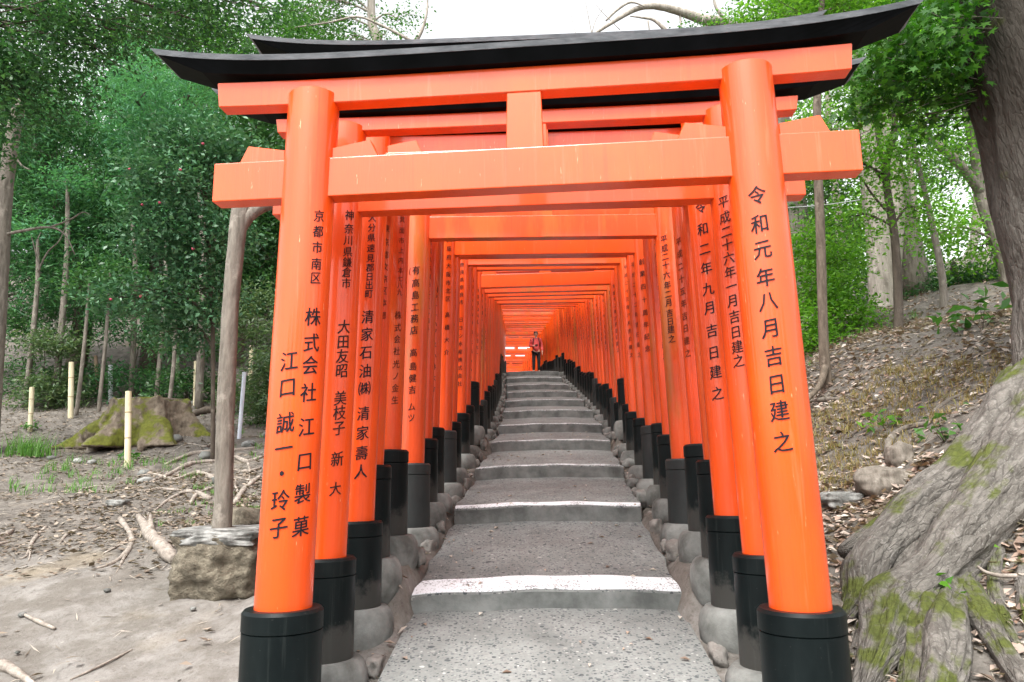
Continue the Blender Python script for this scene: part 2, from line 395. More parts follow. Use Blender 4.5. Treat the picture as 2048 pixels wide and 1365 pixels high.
def bevel_mesh(o, w=.004, seg=2):
    bm = bmesh.new(); bm.from_mesh(o.data)
    es = [e for e in bm.edges if len(e.link_faces) == 2 and e.calc_face_angle(0) > .5]
    bmesh.ops.bevel(bm, geom=es, offset=w, segments=seg, affect='EDGES', profile=.6)
    bm.to_mesh(o.data); bm.free(); return o
def box_obj(name, x0, x1, y0, y1, z0, z1, mat, parent=None, bev=.004):
    v = [(x0, y0, z0), (x1, y0, z0), (x1, y1, z0), (x0, y1, z0), (x0, y0, z1), (x1, y0, z1), (x1, y1, z1), (x0, y1, z1)]
    f = [(3, 2, 1, 0), (4, 5, 6, 7), (0, 1, 5, 4), (1, 2, 6, 5), (2, 3, 7, 6), (3, 0, 4, 7)]
    o = meshobj(name, v, f, mat, parent)
    return bevel_mesh(o, bev) if bev else o
def lathe(name, prof, mat, parent=None, seg=40, cx=0, cy=0, wob=0., lean=(0, 0)):
    """prof: (r, z) list bottom to top; closed at both ends. lean: axis shift per metre of z"""
    v, f = [], []
    for i, (r, z) in enumerate(prof):
        for j in range(seg):
            a = 2 * math.pi * j / seg
            rr = r * (1 + wob * math.sin(2 * a + 1.3) + wob * .7 * math.sin(3 * a + 4))
            v.append((cx + lean[0] * z + rr * math.cos(a), cy + lean[1] * z + rr * math.sin(a), z))
    for i in range(len(prof) - 1):
        for j in range(seg):
            k = (j + 1) % seg
            f.append((i * seg + j, i * seg + k, (i + 1) * seg + k, (i + 1) * seg + j))
    f.append(tuple(range(seg))[::-1]); f.append(tuple(range((len(prof) - 1) * seg, len(prof) * seg)))
    o = meshobj(name, v, f, mat, parent)
    me = o.data
    for p in me.polygons: p.use_smooth = len(p.vertices) == 4
    bm = bmesh.new(); bm.from_mesh(me)
    for e in bm.edges:
        if len(e.link_faces) == 2 and e.calc_face_angle(0) > .6: e.smooth = False
    bm.to_mesh(me); bm.free()
    return o
# ------------------------------------------------------------------ lettering
GLYPH = {}
def glyph(ch):
    if ch in GLYPH: return GLYPH[ch]
    c = bpy.data.curves.new('t', 'FONT'); c.body = ch; c.size = 1; c.offset = 0; c.resolution_u = 2
    o = bpy.data.objects.new('t', c); link(o)
    bpy.context.view_layer.update()
    me = bpy.data.meshes.new_from_object(o.evaluated_get(bpy.context.evaluated_depsgraph_get()))
    bm = bmesh.new(); bm.from_mesh(me)
    for k in range(1, 10):
        bmesh.ops.bisect_plane(bm, geom=bm.verts[:] + bm.edges[:] + bm.faces[:], plane_co=(k / 10, 0, 0), plane_no=(1, 0, 0))
    V = np.array([v.co[:2] for v in bm.verts]) if len(bm.verts) else np.zeros((0, 2))
    for i, v in enumerate(bm.verts): v.index = i
    Fc = [tuple(v.index for v in fa.verts) for fa in bm.faces]
    bm.free(); bpy.data.objects.remove(o); bpy.data.curves.remove(c); bpy.data.meshes.remove(me)
    if len(V):
        V = V - np.array([.5, .38])
        # brush-like rise of the horizontal strokes and a slight spread of the feet
        V[:, 1] += .13 * V[:, 0]
        V[:, 0] *= 1 + .10 * (-V[:, 1])
        V[:, 0] *= .95
    GLYPH[ch] = (V, Fc); return GLYPH[ch]
def inscription(parent, items, r, lean, mat, x0=0., y0=0.):
    """items: (char, theta, z, size) wrapped round a pillar of radius r whose axis is x0+lean*z"""
    mb = MB()
    for ch, th, z, s in items:
        V, Fc = glyph(ch)
        if not len(V): continue
        a = th + (V[:, 0] - .012) * s / r; zz = z + V[:, 1] * s * 1.08
        rr = r + .0016
        P = np.stack([x0 + lean * zz + rr * np.sin(a), y0 - rr * np.cos(a), zz], 1)
        mb.add(P.tolist(), Fc)
        if s > .045:   # second pass of the brush
            a2 = a + .024 * s / r; zz2 = zz - .010 * s; rr2 = rr + .0003
            mb.add(np.stack([x0 + lean * zz2 + rr2 * np.sin(a2), y0 - rr2 * np.cos(a2), zz2], 1).tolist(), Fc)
    return mb.build('inscription', mat, parent)
# ------------------------------------------------------------------ torii
def torii(name, label, group, Yc, xc, yaw, hw, r, zbl, zbr, zfl, zfr, nk, dims, mats, texts=(), detail=True, shim_up=.42, sizes=1.0, worn=False, sh=.115):
    """all heights relative to the eye; dims: nuki half length, shimaki half length, roof bottom half, roof tip half"""
    root = thing(name, label, 'torii gate', (xc, Yc, EYE + min(zfl, zfr)), R(yaw), group)
    z0 = min(zfl, zfr)
    paint, beam = mats
    nkz = nk - z0; nh = .172 * sizes; sz = nkz + shim_up; sh = sh * sizes
    nl, sl, rb, rt = dims
    lean_k = .022
    for side, zb, zf in ((-1, zbl - z0, zfl - z0), (1, zbr - z0, zfr - z0)):
        ax = side * hw
        lean = -side * lean_k
        x_at0 = ax - lean * zb
        top = sz + sh * .45
        seg = 40 if detail else 20
        nb = 14
        prof = [(r, zb - .05 + (top - .006 - zb + .05) * k / nb) for k in range(nb + 1)] + [(r - .008, top)]
        p = lathe('pillar', prof, paint, root, seg, x_at0, 0, .004, (lean, 0))
        for tside, items, ink in texts:
            if tside == side: inscription(p, items, r * 1.006, lean, ink, x_at0, 0)
        br = r + .042
        xb = ax
        h = zb - (zf - .03)
        zt = zb
        gr = min(.075, h * .2)
        prof = [(br, zf - .03), (br, zt - gr - .006), (br - .005, zt - gr - .003), (br + .002, zt - gr), (br + .002, zt - .012), (br - .008, zt)]
        lathe('base_sleeve', prof, M['black_worn'] if worn else M['black'], root, seg, xb, 0, .003)
        fr = br + .066
        fh = .17
        prof = [(fr - .03, zf - fh - .06), (fr - .004, zf - fh), (fr + .002, zf - fh * .55), (fr - .004, zf - fh * .28), (fr - .018, zf - fh * .1), (fr - .036, zf + .002), (br + .010, zf + .005), (br - .03, zf + .005)]
        lathe('footing', prof, M['footing'], root, 28, xb, 0, .008)
        # driven wedges beside each pillar
        xn = x_at0 + lean * (nkz + nh)
        for d in (-1, 1):
            a = xn + d * (r - .004); L = .165 * sizes
            zw = nkz + nh
            pts = [(a, zw + .001), (a + d * (L + .035), zw + .001), (a + d * L, zw + .078 * sizes), (a, zw + .05 * sizes)]
            t = .030
            v = [(x, -t, z) for x, z in pts] + [(x, t, z) for x, z in pts]
            f = [(0, 1, 2, 3), (7, 6, 5, 4), (0, 4, 5, 1), (1, 5, 6, 2), (2, 6, 7, 3), (3, 7, 4, 0)]
            if d < 0: f = [tuple(reversed(q)) for q in f]
            bevel_mesh(meshobj('wedge', v, f, beam, root), .003, 1)
    box_obj('tie_beam', -nl, nl, -.042, .042, nkz, nkz + nh, beam, root, .004)
    # strut
    v = []
    for x, z in ((-.078, nkz + nh), (.078, nkz + nh), (.072, sz), (-.072, sz)):
        v.append((x * sizes, -.034, z))
    v += [(x, .034, z) for x, _, z in v]
    f = [(0, 1, 2, 3), (7, 6, 5, 4), (0, 4, 5, 1), (1, 5, 6, 2), (2, 6, 7, 3), (3, 7, 4, 0)]
    bevel_mesh(meshobj('strut', v, f, beam, root), .003, 1)
    # lintel with a slight upward sweep at the ends, ends cut at a slant
    n = 40
    def sori(x): return .082 * sizes * max(0, (abs(x) / rt)) ** 4.2
    def beam_strip(nm, half_b, half_t, yb, yt, zb_, zt_, mat, par, dz=0., k=1.):
        v, f = [], []
        for i in range(n + 1):
            t = -1 + 2 * i / n
            for hx, y, z in ((half_b, -yb, zb_), (half_b, yb, zb_), (half_t, yt, zt_), (half_t, -yt, zt_)):
                x = t * hx
                v.append((x, y, z + k * sori(x) + dz))
        for i in range(n):
            for j in range(4):
                q = (j + 1) % 4
                f.append((i * 4 + j, i * 4 + q, (i + 1) * 4 + q, (i + 1) * 4 + j))
        f.append((3, 2, 1, 0)); f.append((n * 4, n * 4 + 1, n * 4 + 2, n * 4 + 3))
        o = meshobj(nm, v, [tuple(reversed(q)) for q in f], mat, par)
        return o
    bevel_mesh(beam_strip('lintel', sl, sl + .012, .038, .040, sz, sz + sh, beam, root, 0, .35), .004, 1)
    rc = beam_strip('roof_cap', rb, rt - .03, .072, .098, sz + sh + .002, sz + sh + .052 * sizes, M['roof'], root, 0, 1.)
    v, f = [], []
    e0 = sz + sh + .053 * sizes
    prof = [(-.100, 0), (.100, 0), (.108, .022), (0, .046), (-.108, .022)]
    for i in range(n + 1):
        x = (-1 + 2 * i / n)
        for y, z in prof:
            xx = x * (rt - .025 + (.03 if z > .01 else 0))
            v.append((xx, y, e0 + z + sori(xx)))
    for i in range(n):
        for j in range(5):
            q = (j + 1) % 5
            f.append((i * 5 + j, (i + 1) * 5 + j, (i + 1) * 5 + q, i * 5 + q))
    f.append((0, 1, 2, 3, 4)); f.append(tuple(n * 5 + k for k in (4, 3, 2, 1, 0)))
    meshobj('cap_edge', v, f, M['roof_edge'], rc)
    return root
def col_items(chars, vs, us, Yax, xax, r, theta, size, z0, yaw=0):
    """place characters: heights from where they stand on the pillar, at angle theta round it"""
    it = []
    for ch, v, s in zip(chars, vs, size if hasattr(size, '__len__') else [size] * len(chars)):
        z = at(us, v, Yax - r * .92)[2] - EYE - z0
        it.append((ch, theta, z, s))
    return it
def facing(x, y, yaw): return math.atan2(-x, y) * -1 * -1  # angle toward the viewpoint side

T = []  # Yc, xc, yaw, hw, r, zbl, zbr, zfl, zfr, nk, dims, shim_up, sizes, matkey
gap = .845
def std(Y, r=.096): return gap + r + .042
NEAR = [
 dict(Y=2.90, xc=.068, yaw=-5.0, hw=.966, r=.108, zb=(-.464, -.464), zf=(-.93, -.95), nk=1.185, dims=(1.335, 1.335, 1.40, 1.625), su=.425, m='verm'),
 dict(Y=3.42, xc=.115, yaw=-3.6, hw=.985, r=.10, zb=(-.325, -.325), zf=(-.76, -.79), nk=1.305, dims=(1.285, 1.28, 1.36, 1.60), su=.425, sh=.075, m='verm'),
 dict(Y=3.93, xc=.145, yaw=-2.5, hw=.98, r=.10, zb=(-.19, -.185), zf=(-.62, -.63), nk=1.67, dims=(1.28, 1.27, 1.42, 1.66), su=.64, m='verm'),
 dict(Y=4.16, xc=.16, yaw=-2.0, hw=std(0), r=.094, zb=(.10, .10), zf=(-.40, -.42), nk=1.585, dims=(1.2, 1.2, 1.26, 1.47), su=.352, m='verm2'),
 dict(Y=4.58, xc=.195, yaw=-1.5, hw=std(0), r=.096, zb=(.20, .205), zf=(-.31, -.31), nk=1.80, dims=(1.2, 1.2, 1.26, 1.47), su=.40, m='verm2'),
 dict(Y=5.36, xc=.245, yaw=0.3, hw=std(0), r=.098, zb=(.135, .14), zf=(-.31, -.31), nk=1.80, dims=(1.2, 1.2, 1.26, 1.47), su=.30, m='verm3'),
 dict(Y=5.76, xc=.265, yaw=.5, hw=std(0), r=.092, zb=(.33, .335), zf=(-.15, -.15), nk=2.03, dims=(1.2, 1.2, 1.26, 1.47), su=.40, m='verm2'),
 dict(Y=6.12, xc=.285, yaw=.6, hw=std(0), r=.09, zb=(.44, .45), zf=(-.09, -.05), nk=2.14, dims=(1.2, 1.2, 1.26, 1.47), su=.40, m='verm3'),
 dict(Y=6.80, xc=.325, yaw=.4, hw=std(0), r=.098, zb=(.46, .48), zf=(-.01, 0), nk=2.12, dims=(1.2, 1.2, 1.26, 1.47), su=.36, m='verm'),
 dict(Y=7.33, xc=.335, yaw=.4, hw=std(0), r=.094, zb=(.58, .59), zf=(.13, .13), nk=2.26, dims=(1.2, 1.2, 1.26, 1.47), su=.40, m='verm2'),
 dict(Y=8.07, xc=.375, yaw=.5, hw=std(0), r=.096, zb=(.73, .72), zf=(.29, .30), nk=2.40, dims=(1.2, 1.2, 1.26, 1.47), su=.38, m='verm'),
 dict(Y=8.50, xc=.405, yaw=.5, hw=std(0), r=.092, zb=(.86, .85), zf=(.40, .40), nk=2.52, dims=(1.2, 1.2, 1.26, 1.47), su=.38, m='verm2'),
 dict(Y=9.03, xc=.44, yaw=.6, hw=std(0), r=.094, zb=(1.20, 1.22), zf=(.66, .70), nk=2.62, dims=(1.2, 1.2, 1.26, 1.47), su=.38, m='verm'),
]
LABELS = [
 'foremost and widest vermilion torii, glossy, two columns of black writing on its left pillar',
 'second vermilion torii from the front, its black cap showing below the foremost gate\'s lintel',
 'third torii from the front, tallest, its black roof tip rising behind the foremost roof',
 'fourth torii from the front, pillars mostly hidden, thin tie beam below the second one\'s',
 'fifth torii from the front, with faded writing and narrow black sleeves',
 'sixth torii from the front, low tie beam with short strut and moss stained boards above',
 'seventh torii from the front, green-brown stain down its left pillar above faded writing',
 'eighth torii from the front, weathered dull pillars between the seventh and the clean ninth gate',
 'ninth torii from the front, clean orange lower beam framing the inner tunnel',
 'tenth torii from the front, just behind the clean framing beam of the ninth gate',
 'eleventh torii from the front, black sleeves level with the fourth painted step',
 'twelfth torii from the front, wedged before the gate with conspicuously tall black sleeves',
 'thirteenth torii from the front, with the tall black sleeves rising well above their neighbours',
]
def A(side, k): return NEAR[k]['xc'] + side * NEAR[k]['hw']
def texts_for(k):
    d = NEAR[k]; z0 = min(d['zf']); out = []
    def face(side):   # direction round the pillar that looks at the viewpoint
        return math.atan2(-A(side, k), d['Y']) - R(d['yaw'])
    def add(side, chars, vs, u, off, size, ink='ink'):
        th = face(side) + math.asin(max(-.95, min(.95, off)))
        ya = d['Y'] + side * d['hw'] * math.sin(R(d['yaw']))
        out.append((side, col_items(chars, vs, u, ya, A(side, k), d['r'], th, size, z0), M[ink]))
    if k == 0:
        add(-1, '京都市南区株式会社江口製菓', [430, 461, 493, 526, 554, 632, 684, 729, 784, 853, 922, 987, 1053], 610, .42, [.050] * 5 + [.074] * 8)
        add(-1, '江口誠一・玲子', [723, 775, 846, 897, 947, 1001, 1055], 560, -.34, .078)
        add(1, '令和元年八月吉日建之', [390, 447, 498, 554, 602, 656, 712, 768, 822, 884], 1530, -.02, .074)
    if k == 1:
        add(-1, '神奈川県鎌倉市大田友昭美枝子新', [430, 457, 480, 503, 524, 544, 566, 653, 683, 712, 741, 796, 825, 856, 918], 675, .36, [.05] * 7 + [.066] * 8, 'ink_mid')
        add(-1, '大', [978], 660, .34, [.06], 'ink_mid')
        add(1, '平成二十六年一月吉日建之', [401, 432, 461, 487, 514, 543, 571, 600, 632, 663, 693, 721], 1455, -.38, .058, 'ink_mid')
    if k == 2:
        add(-1, '大分県速見郡日出町清家石油㈱清家壽人', [436, 456, 476, 497, 517, 536, 554, 571, 588, 634, 669, 705, 742, 777, 827, 866, 906, 943], 735, .18, [.047] * 9 + [.072] * 9)
        add(1, '令和二年九月吉日建之', [413, 457, 497, 536, 577, 615, 661, 705, 744, 787], 1410, -.30, .069)
    if k == 3:
        add(1, '二十八年十一月吉日建之', [410, 434, 456, 480, 510, 532, 552, 576, 602, 630, 660], 1375, -.3, .05, 'ink_faded')
        add(-1, '東京都文京区本郷', [455, 482, 508, 532, 556, 580, 604, 630], 768, .6, .045, 'ink_mid')
    if k == 4:
        add(-1, '箕面市上内本七八九', [438, 460, 480, 500, 520, 540, 556, 570, 584], 800, .5, .042, 'ink_faded')
        add(-1, '株式会社光ノ金生', [630, 655, 678, 702, 728, 752, 776, 800], 790, .45, .05, 'ink_faded')
        add(1, '平成二十五年吉日建之', [480, 505, 530, 555, 580, 605, 630, 655, 680, 705], 1350, -.7, .05, 'ink_faded')
    if k == 5:
        add(-1, '有高島工務店高島健吉ムツ', [541, 567, 591, 615, 638, 661, 706, 733, 757, 780, 814, 836], 828, -.05, [.062] * 6 + [.058] * 6, 'ink_mid')
        add(-1, '(', [541], 826, -.36, [.055], 'ink_faded'); add(-1, ')', [541], 840, .26, [.055], 'ink_faded')
        add(1, '平成二十六年二月吉日建之', [478, 496, 513, 530, 550, 570, 588, 605, 626, 643, 659, 678], 1332, -.3, .058)
    if k == 6:
        add(-1, '宮城県名取市二ノ九十四五', [486, 503, 520, 537, 554, 570, 586, 600, 614, 628, 642, 656], 856, .3, .042, 'ink_faded')
        add(1, '平成三十年七月吉日建之', [487, 508, 528, 550, 575, 598, 620, 642, 665, 690, 712], 1296, -.25, .05, 'ink_mid')
    if k == 7:
        add(-1, '㈱アートハウス小林大介', [580, 596, 612, 630, 648, 662, 690, 712, 734, 756, 778], 868, .3, .05, 'ink_mid')
        add(1, '平成二十七年五月吉日建之', [510, 530, 552, 572, 596, 615, 640, 660, 680, 702, 722, 742], 1272, -.25, .05, 'ink_mid')
    if k == 8:
        add(-1, '大阪府大阪市北区高橋大介', [480, 498, 515, 532, 549, 566, 582, 598, 630, 655, 680, 705], 893, .3, .05, 'ink_mid')
        add(1, '創業四十周年記念', [524, 548, 574, 600, 626, 650, 674, 698], 1258, -.25, .055, 'ink_mid')
    if k == 9:
        add(-1, '滋賀県大津市中村商店', [530, 547, 564, 581, 598, 615, 650, 675, 700, 725], 912, .3, .05, 'ink_mid')
        add(1, '平成二十二年吉日建之', [530, 550, 570, 590, 610, 630, 650, 670, 690, 710], 1240, -.25, .05, 'ink_faded')
    if k == 10:
        add(-1, '奈良県奈良市日ヨシ水産株式会社', [530, 545, 560, 575, 590, 605, 640, 656, 672, 688, 704, 720, 736, 752, 768], 925, .2, .052, 'ink')
        add(1, '平成二十三年八月吉日建之', [535, 551, 567, 583, 599, 615, 631, 647, 663, 679, 695, 711], 1225, -.25, .048, 'ink_mid')
    if k == 11:
        add(1, '平成十九年一月吉日建之', [540, 555, 570, 585, 600, 615, 630, 645, 660, 675, 690], 1215, -.25, .048, 'ink_faded')
    if k == 12:
        add(-1, '兵庫県芦屋市加藤大福めい子', [560, 574, 588, 602, 616, 630, 645, 665, 684, 703, 722, 740, 756], 960, .2, .055, 'ink')
        add(1, '平成二十九年三月吉日建之', [545, 559, 573, 587, 601, 615, 629, 643, 657, 671, 685, 699], 1205, -.25, .05, 'ink_mid')
    return out
TG = 'vermilion torii lining the stone path'
for k, d in enumerate(NEAR):
    bm_ = M[d['m']]
    torii('torii', LABELS[k], TG, d['Y'], d['xc'], d['yaw'], d['hw'], d['r'], *d['zb'], *d['zf'], d['nk'], d['dims'],
          (M['verm'] if d['m'] == 'verm' else bm_, bm_), texts_for(k), True, d['su'], worn=k in (5, 8), sh=d.get('sh', .115))
# gates deeper in the tunnel: three kinds, copied
def proto(mk, tall, tx, worn=False):
    zf = 0.; zb = .46 + tall
    z0 = 0.
    items = []
    if tx:
        for side, s, off in ((-1, tx[0], .3), (1, tx[1], -.3)):
            th = -side * .12 + math.asin(off); it = []
            zz = 1.95
            for ch in s:
                if ch != ' ': it.append((ch, th, zz, .055))
                zz -= .083
            items.append((side, it, M['ink_mid']))
    return torii('torii', '', TG, 0, 0, 0, std(0, .093), .093, zb, zb, 0, 0, 2.0, (1.2, 1.2, 1.26, 1.47), (M[mk], M[mk]), items, False, .38, worn=worn)
P3 = [proto('verm', 0, ('京都市山科区 山田太一', '平成十二年六月吉日建之')), proto('verm2', .1, ('東京都港区 株式会社大和', '平成二十年十月吉日建之')), proto('verm3', .02, ('神戸市灘区 田中商事', '昭和六十年三月吉日建之'), True)]
index_kids()
ys = []
y = 9.62
while y < 21.2: ys.append(y); y += .60 + random.uniform(-.05, .05)
while y < 37: ys.append(y); y += .80 + random.uniform(-.05, .05)
while y < 56: ys.append(y); y += 1.25 + random.uniform(-.05, .05)
first = {}
for i, y in enumerate(ys):
    j = random.choice([0, 0, 1, 1, 2])
    o = P3[j] if j not in first else copy_tree(P3[j])
    first[j] = 1
    hd = math.atan2(float(XC(y + .5) - XC(y - .5)), 1.0)
    zf = float(S(y)) + .08
    hsc = 1 + random.uniform(-.03, .03) if y < 36 else 1 + random.uniform(-.06, .10)
    o.location = (float(XC(y)) - .02, y, zf); o.rotation_euler = (0, 0, -hd + R(random.uniform(-.8, .8))); o.scale = (1, 1, hsc)
    o['label'] = ('torii between the tall-sleeved thirteenth gate and the top of the steps' if y < 21.2 else
                  'torii past the top of the steps, before the distant person' if y < 35 else
                  'small distant torii beyond the person, where the tunnel bends left')
    o['group'] = 'torii up to the top of the steps' if y < 21.2 else 'torii past the top of the steps' if y < 35 else 'torii beyond the person'
# ------------------------------------------------------------------ ground sheet
def axis(parts):
    a = []
    for s, e, st in parts: a += list(np.arange(s, e, st))
    return np.array(a + [parts[-1][1]])
gx = axis([(-150, -40, 10), (-40, -14, 1.5), (-14, -7, .3), (-7, 7, .075), (7, 14, .3), (14, 40, 1.5), (40, 150, 10)])
gy = axis([(-60, -8, 4), (-8, 1, .3), (1, 13, .085), (13, 24, .22), (24, 60, 1.2), (60, 200, 10)])
GX, GY = np.meshgrid(gx, gy)
GZ = terr(GX, GY)
nv = GX.size; nxg = len(gx)
ii = (np.arange(len(gy) - 1)[:, None] * nxg + np.arange(nxg - 1)[None]).ravel()
gr = nparray_mesh('ground', np.stack([GX.ravel(), GY.ravel(), GZ.ravel()], 1), np.stack([ii, ii + 1, ii + nxg + 1, ii + nxg], 1), M['soil'], None, True)
gr['kind'] = 'structure'
# ------------------------------------------------------------------ stepped path
STEP = [(4.26, -.61), (5.91, -.21), (7.61, .13), (9.21, .47), (10.82, .79), (12.2, 1.12), (13.84, 1.47), (15.79, 1.86), (17.65, 2.25), (19.66, 2.70), (20.74, 3.03)]
def slab(name, y0, y1, z0, z1, mat, parent, hw=.745, thick=.30, nx=24, ny=10, crown=.022, dz=0., ysh=0., rough=.006, seed=0):
    v, f = [], []
    def edge(s, y): return s * (hw + rough * 2 * math.sin(y * 9 + seed) + rough * math.sin(y * 23 + seed))
    for j in range(ny + 1):
        t = j / ny
        for i in range(nx + 1):
            s = -1 + 2 * i / nx
            y = y0 + (y1 - y0) * t
            arch = crown * (1 - s * s)
            fr = rough * math.sin(7 * s + seed) * (1 - t)
            v.append((float(XC(y)) + edge(s, y), y + fr - arch * .5 * (1 - t), EYE + z0 + (z1 - z0) * t + arch + dz + .003 * math.sin(9 * s + 5 * y)))
    n = len(v)
    v += [(x, y, z - thick) for x, y, z in v]
    for j in range(ny):
        for i in range(nx):
            a = j * (nx + 1) + i
            f.append((a, a + 1, a + nx + 2, a + nx + 1)); f.append(tuple(n + q for q in (a + nx + 1, a + nx + 2, a + 1, a)))
    for i in range(nx):
        a = i; f.append((a, n + a, n + a + 1, a + 1)); a = ny * (nx + 1) + i; f.append((a + 1, n + a + 1, n + a, a))
    for j in range(ny):
        a = j * (nx + 1); b = a + nx + 1; f.append((b, n + b, n + a, a)); a += nx; b += nx; f.append((a, n + a, n + b, b))
    o = meshobj(name, v, f, mat, parent)
    return o
path = thing('path', None, None); path['kind'] = 'structure'

def tread_slab(y0, y1, z0, z1, seed):
    o = slab('tread', y0, y1, z0, z1, M['agg'], path, seed=seed)
    o.data.materials.append(M['conc'])
    for p in o.data.polygons:
        if abs(p.normal.z) < .7: p.material_index = 1
    bevel_mesh(o, .012, 2)
    return o
tread_slab(-6, 4.275, -2.15 - .0, -.705, 0)
for k, (y, z) in enumerate(STEP):
    if k + 1 < len(STEP): y1, z1 = STEP[k + 1][0] + .015, STEP[k + 1][1] - .115
    else: y1, z1 = 34.0, 4.86
    o = tread_slab(y, y1, z, z1, k + 1)
    dep = .24
    sl = (z1 - z) / (y1 - y); wz = M['aggpaint'] if k < 2 else M['aggpaint_worn']
    dep = .24 if k == 0 else .15 if k == 1 else .11
    w = slab('painted_edge', y + .004, y + dep, z, z + sl * dep, wz, o, hw=.735, thick=.004, crown=.022, dz=.0045, ny=4, rough=.007, seed=k + 1)
slab('tread', 33.98, 75, 4.85, 5.5, M['agg'], path, ny=40)
# ------------------------------------------------------------------ kerb blocks and rubble in the gutters
def rock_obj(name, size, mat, parent=None, seed=0, sub=3, amp=.18, boxy=.5):
    bm = bmesh.new(); bmesh.ops.create_icosphere(bm, subdivisions=sub, radius=1)
    for v in bm.verts:
        p = v.co.copy(); q = p / max(abs(p.x), abs(p.y), abs(p.z))
        p = p.lerp(q, boxy)
        d = 1 + amp * mnoise.noise(p * 1.3 + Vector((seed * 3.1, seed, 0))) + amp * .4 * mnoise.noise(p * 3.7 + Vector((0, seed * 1.7, 3)))
        v.co = Vector((p.x * d * size[0], p.y * d * size[1], p.z * d * size[2]))
    me = bpy.data.meshes.new(name); bm.to_mesh(me); bm.free(); me.shade_smooth(); me.materials.append(mat)
    return link(bpy.data.objects.new(name, me), parent)
kb = [rock_obj('kerb_block', (.085, .15, .075), M['rock'], None, s, 3, .35, .6) for s in range(4)]
used = set()
def place(objs, x, y, z, rz, label, cat, group=None, sc=(1, 1, 1)):
    j = random.randrange(len(objs)); o = objs[j]
    if o.name in used: o = o.copy(); link(o)
    else: used.add(o.name)
    o.location = (x, y, z); o.rotation_euler = (random.uniform(-.06, .06), random.uniform(-.06, .06), rz); o.scale = sc
    return tag(o, label, cat, group)
for k, (y, z) in enumerate(STEP):
    for s in (-1, 1):
        sd = 'left' if s < 0 else 'right'
        xx = float(XC(y)) + s * (.745 + .115)
        if k < 2:
            lb = 'grey concrete block butted against the %s end of the %s white-edged step' % (sd, ['nearest', 'second'][k])
            place(kb, xx + s * .01, y + .16, EYE + z - .075 - .03 * k, 0, lb, 'concrete block', None, (1.05, 1.15, 1.0))
        else:
            place(kb, xx - s * .03, y + .14, EYE + z - .12, random.uniform(-.2, .2), 'rough grey kerb block at the end of a step above the second one', 'concrete block', 'kerb blocks at the step ends', (.8, .9, .9))
        nst = 3 if k < 9 else 1
        for q in range(nst):
            yy = y + .5 + q * .45 + random.uniform(-.08, .08)
            if k + 1 < len(STEP) and yy > STEP[k + 1][0] - .1: continue
            place(kb, float(XC(yy)) + s * (.785 + random.uniform(0, .02)), yy, gz(float(XC(yy)) + s * .84, yy) + .0, random.uniform(-.5, .5), 'rough gutter stone lying between the path and the torii footings', 'stone', 'gutter stones beside the path',
                  (random.uniform(.35, .6), random.uniform(.35, .65), random.uniform(.5, .9)))
for yy, s in ((3.2, -1), (3.65, -1), (3.25, 1), (3.7, 1), (2.7, 1)):
    place(kb, float(XC(yy)) + s * .80, yy, gz(float(XC(yy)) + s * .84, yy), random.uniform(-.3, .3), 'rough gutter stone lying between the path and the torii footings', 'stone', 'gutter stones beside the path', (.45, .7, .6))
# pale stones heaped on the right near the top of the steps
ps = [rock_obj('pale_stone', (.065, .07, .055), M['footing'], None, 20 + s, 3, .3, .2) for s in range(3)]
for yy in np.arange(6.2, 20, .85):
    place(ps, float(XC(yy)) + .80 + random.uniform(-.02, .04), float(yy), gz(float(XC(yy)) + .86, float(yy)) + .03, random.uniform(0, 3), 'rounded pale stone set along the right hand edge of the steps', 'stone', 'pale stones along the right path edge', (random.uniform(.7, 1.1), random.uniform(.8, 1.2), random.uniform(.7, 1.2)))
# ------------------------------------------------------------------ leaves and trees
def leaf_vf(rng, P, L, asp=.5, up=.4, droop=.2, fold=.12, dirs=None):
    n = len(P)
    d = rng.normal(size=(n, 3)) if dirs is None else dirs + .5 * rng.normal(size=(n, 3))
    d[:, 2] = d[:, 2] * .6 - droop; d /= np.linalg.norm(d, axis=1)[:, None]
    nn = rng.normal(size=(n, 3)); nn[:, 2] = np.abs(nn[:, 2]) + up * 2
    s = np.cross(nn, d); s /= np.linalg.norm(s, axis=1)[:, None] + 1e-9
    nn = np.cross(d, s)
    l = (L * rng.uniform(.6, 1.25, n))[:, None]
    w = l * asp * .5
    b = P; m = b + d * l * .48
    V = np.stack([b, m + s * w + nn * l * fold, b + d * l, m - s * w + nn * l * fold], 1).reshape(-1, 3)
    Fq = np.arange(n * 4).reshape(n, 4)
    return V, Fq
MAPLE = []
for a, rr in ((-150, .25), (-115, .62), (-85, .30), (-58, .86), (-30, .34), (0, 1.0), (30, .34), (58, .86), (85, .30), (115, .62), (150, .25)):
    MAPLE.append((rr * math.cos(R(a)), rr * math.sin(R(a))))
def maple_vf(rng, P, L):
    n = len(P); k = len(MAPLE)
    d = rng.normal(size=(n, 3)); d[:, 2] = -np.abs(d[:, 2]) * .8 - .4; d /= np.linalg.norm(d, axis=1)[:, None]
    nn = rng.normal(size=(n, 3)) * .7; nn[:, 2] = np.abs(nn[:, 2]) + .6; nn[:, 1] -= .3
    s = np.cross(nn, d); s /= np.linalg.norm(s, axis=1)[:, None]
    l = (L * rng.uniform(.7, 1.2, n))[:, None]
    V = np.stack([P + d * l * (x * .6) + s * l * (y * .6) for x, y in MAPLE], 1).reshape(-1, 3)
    return V, np.arange(n * k).reshape(n, k)
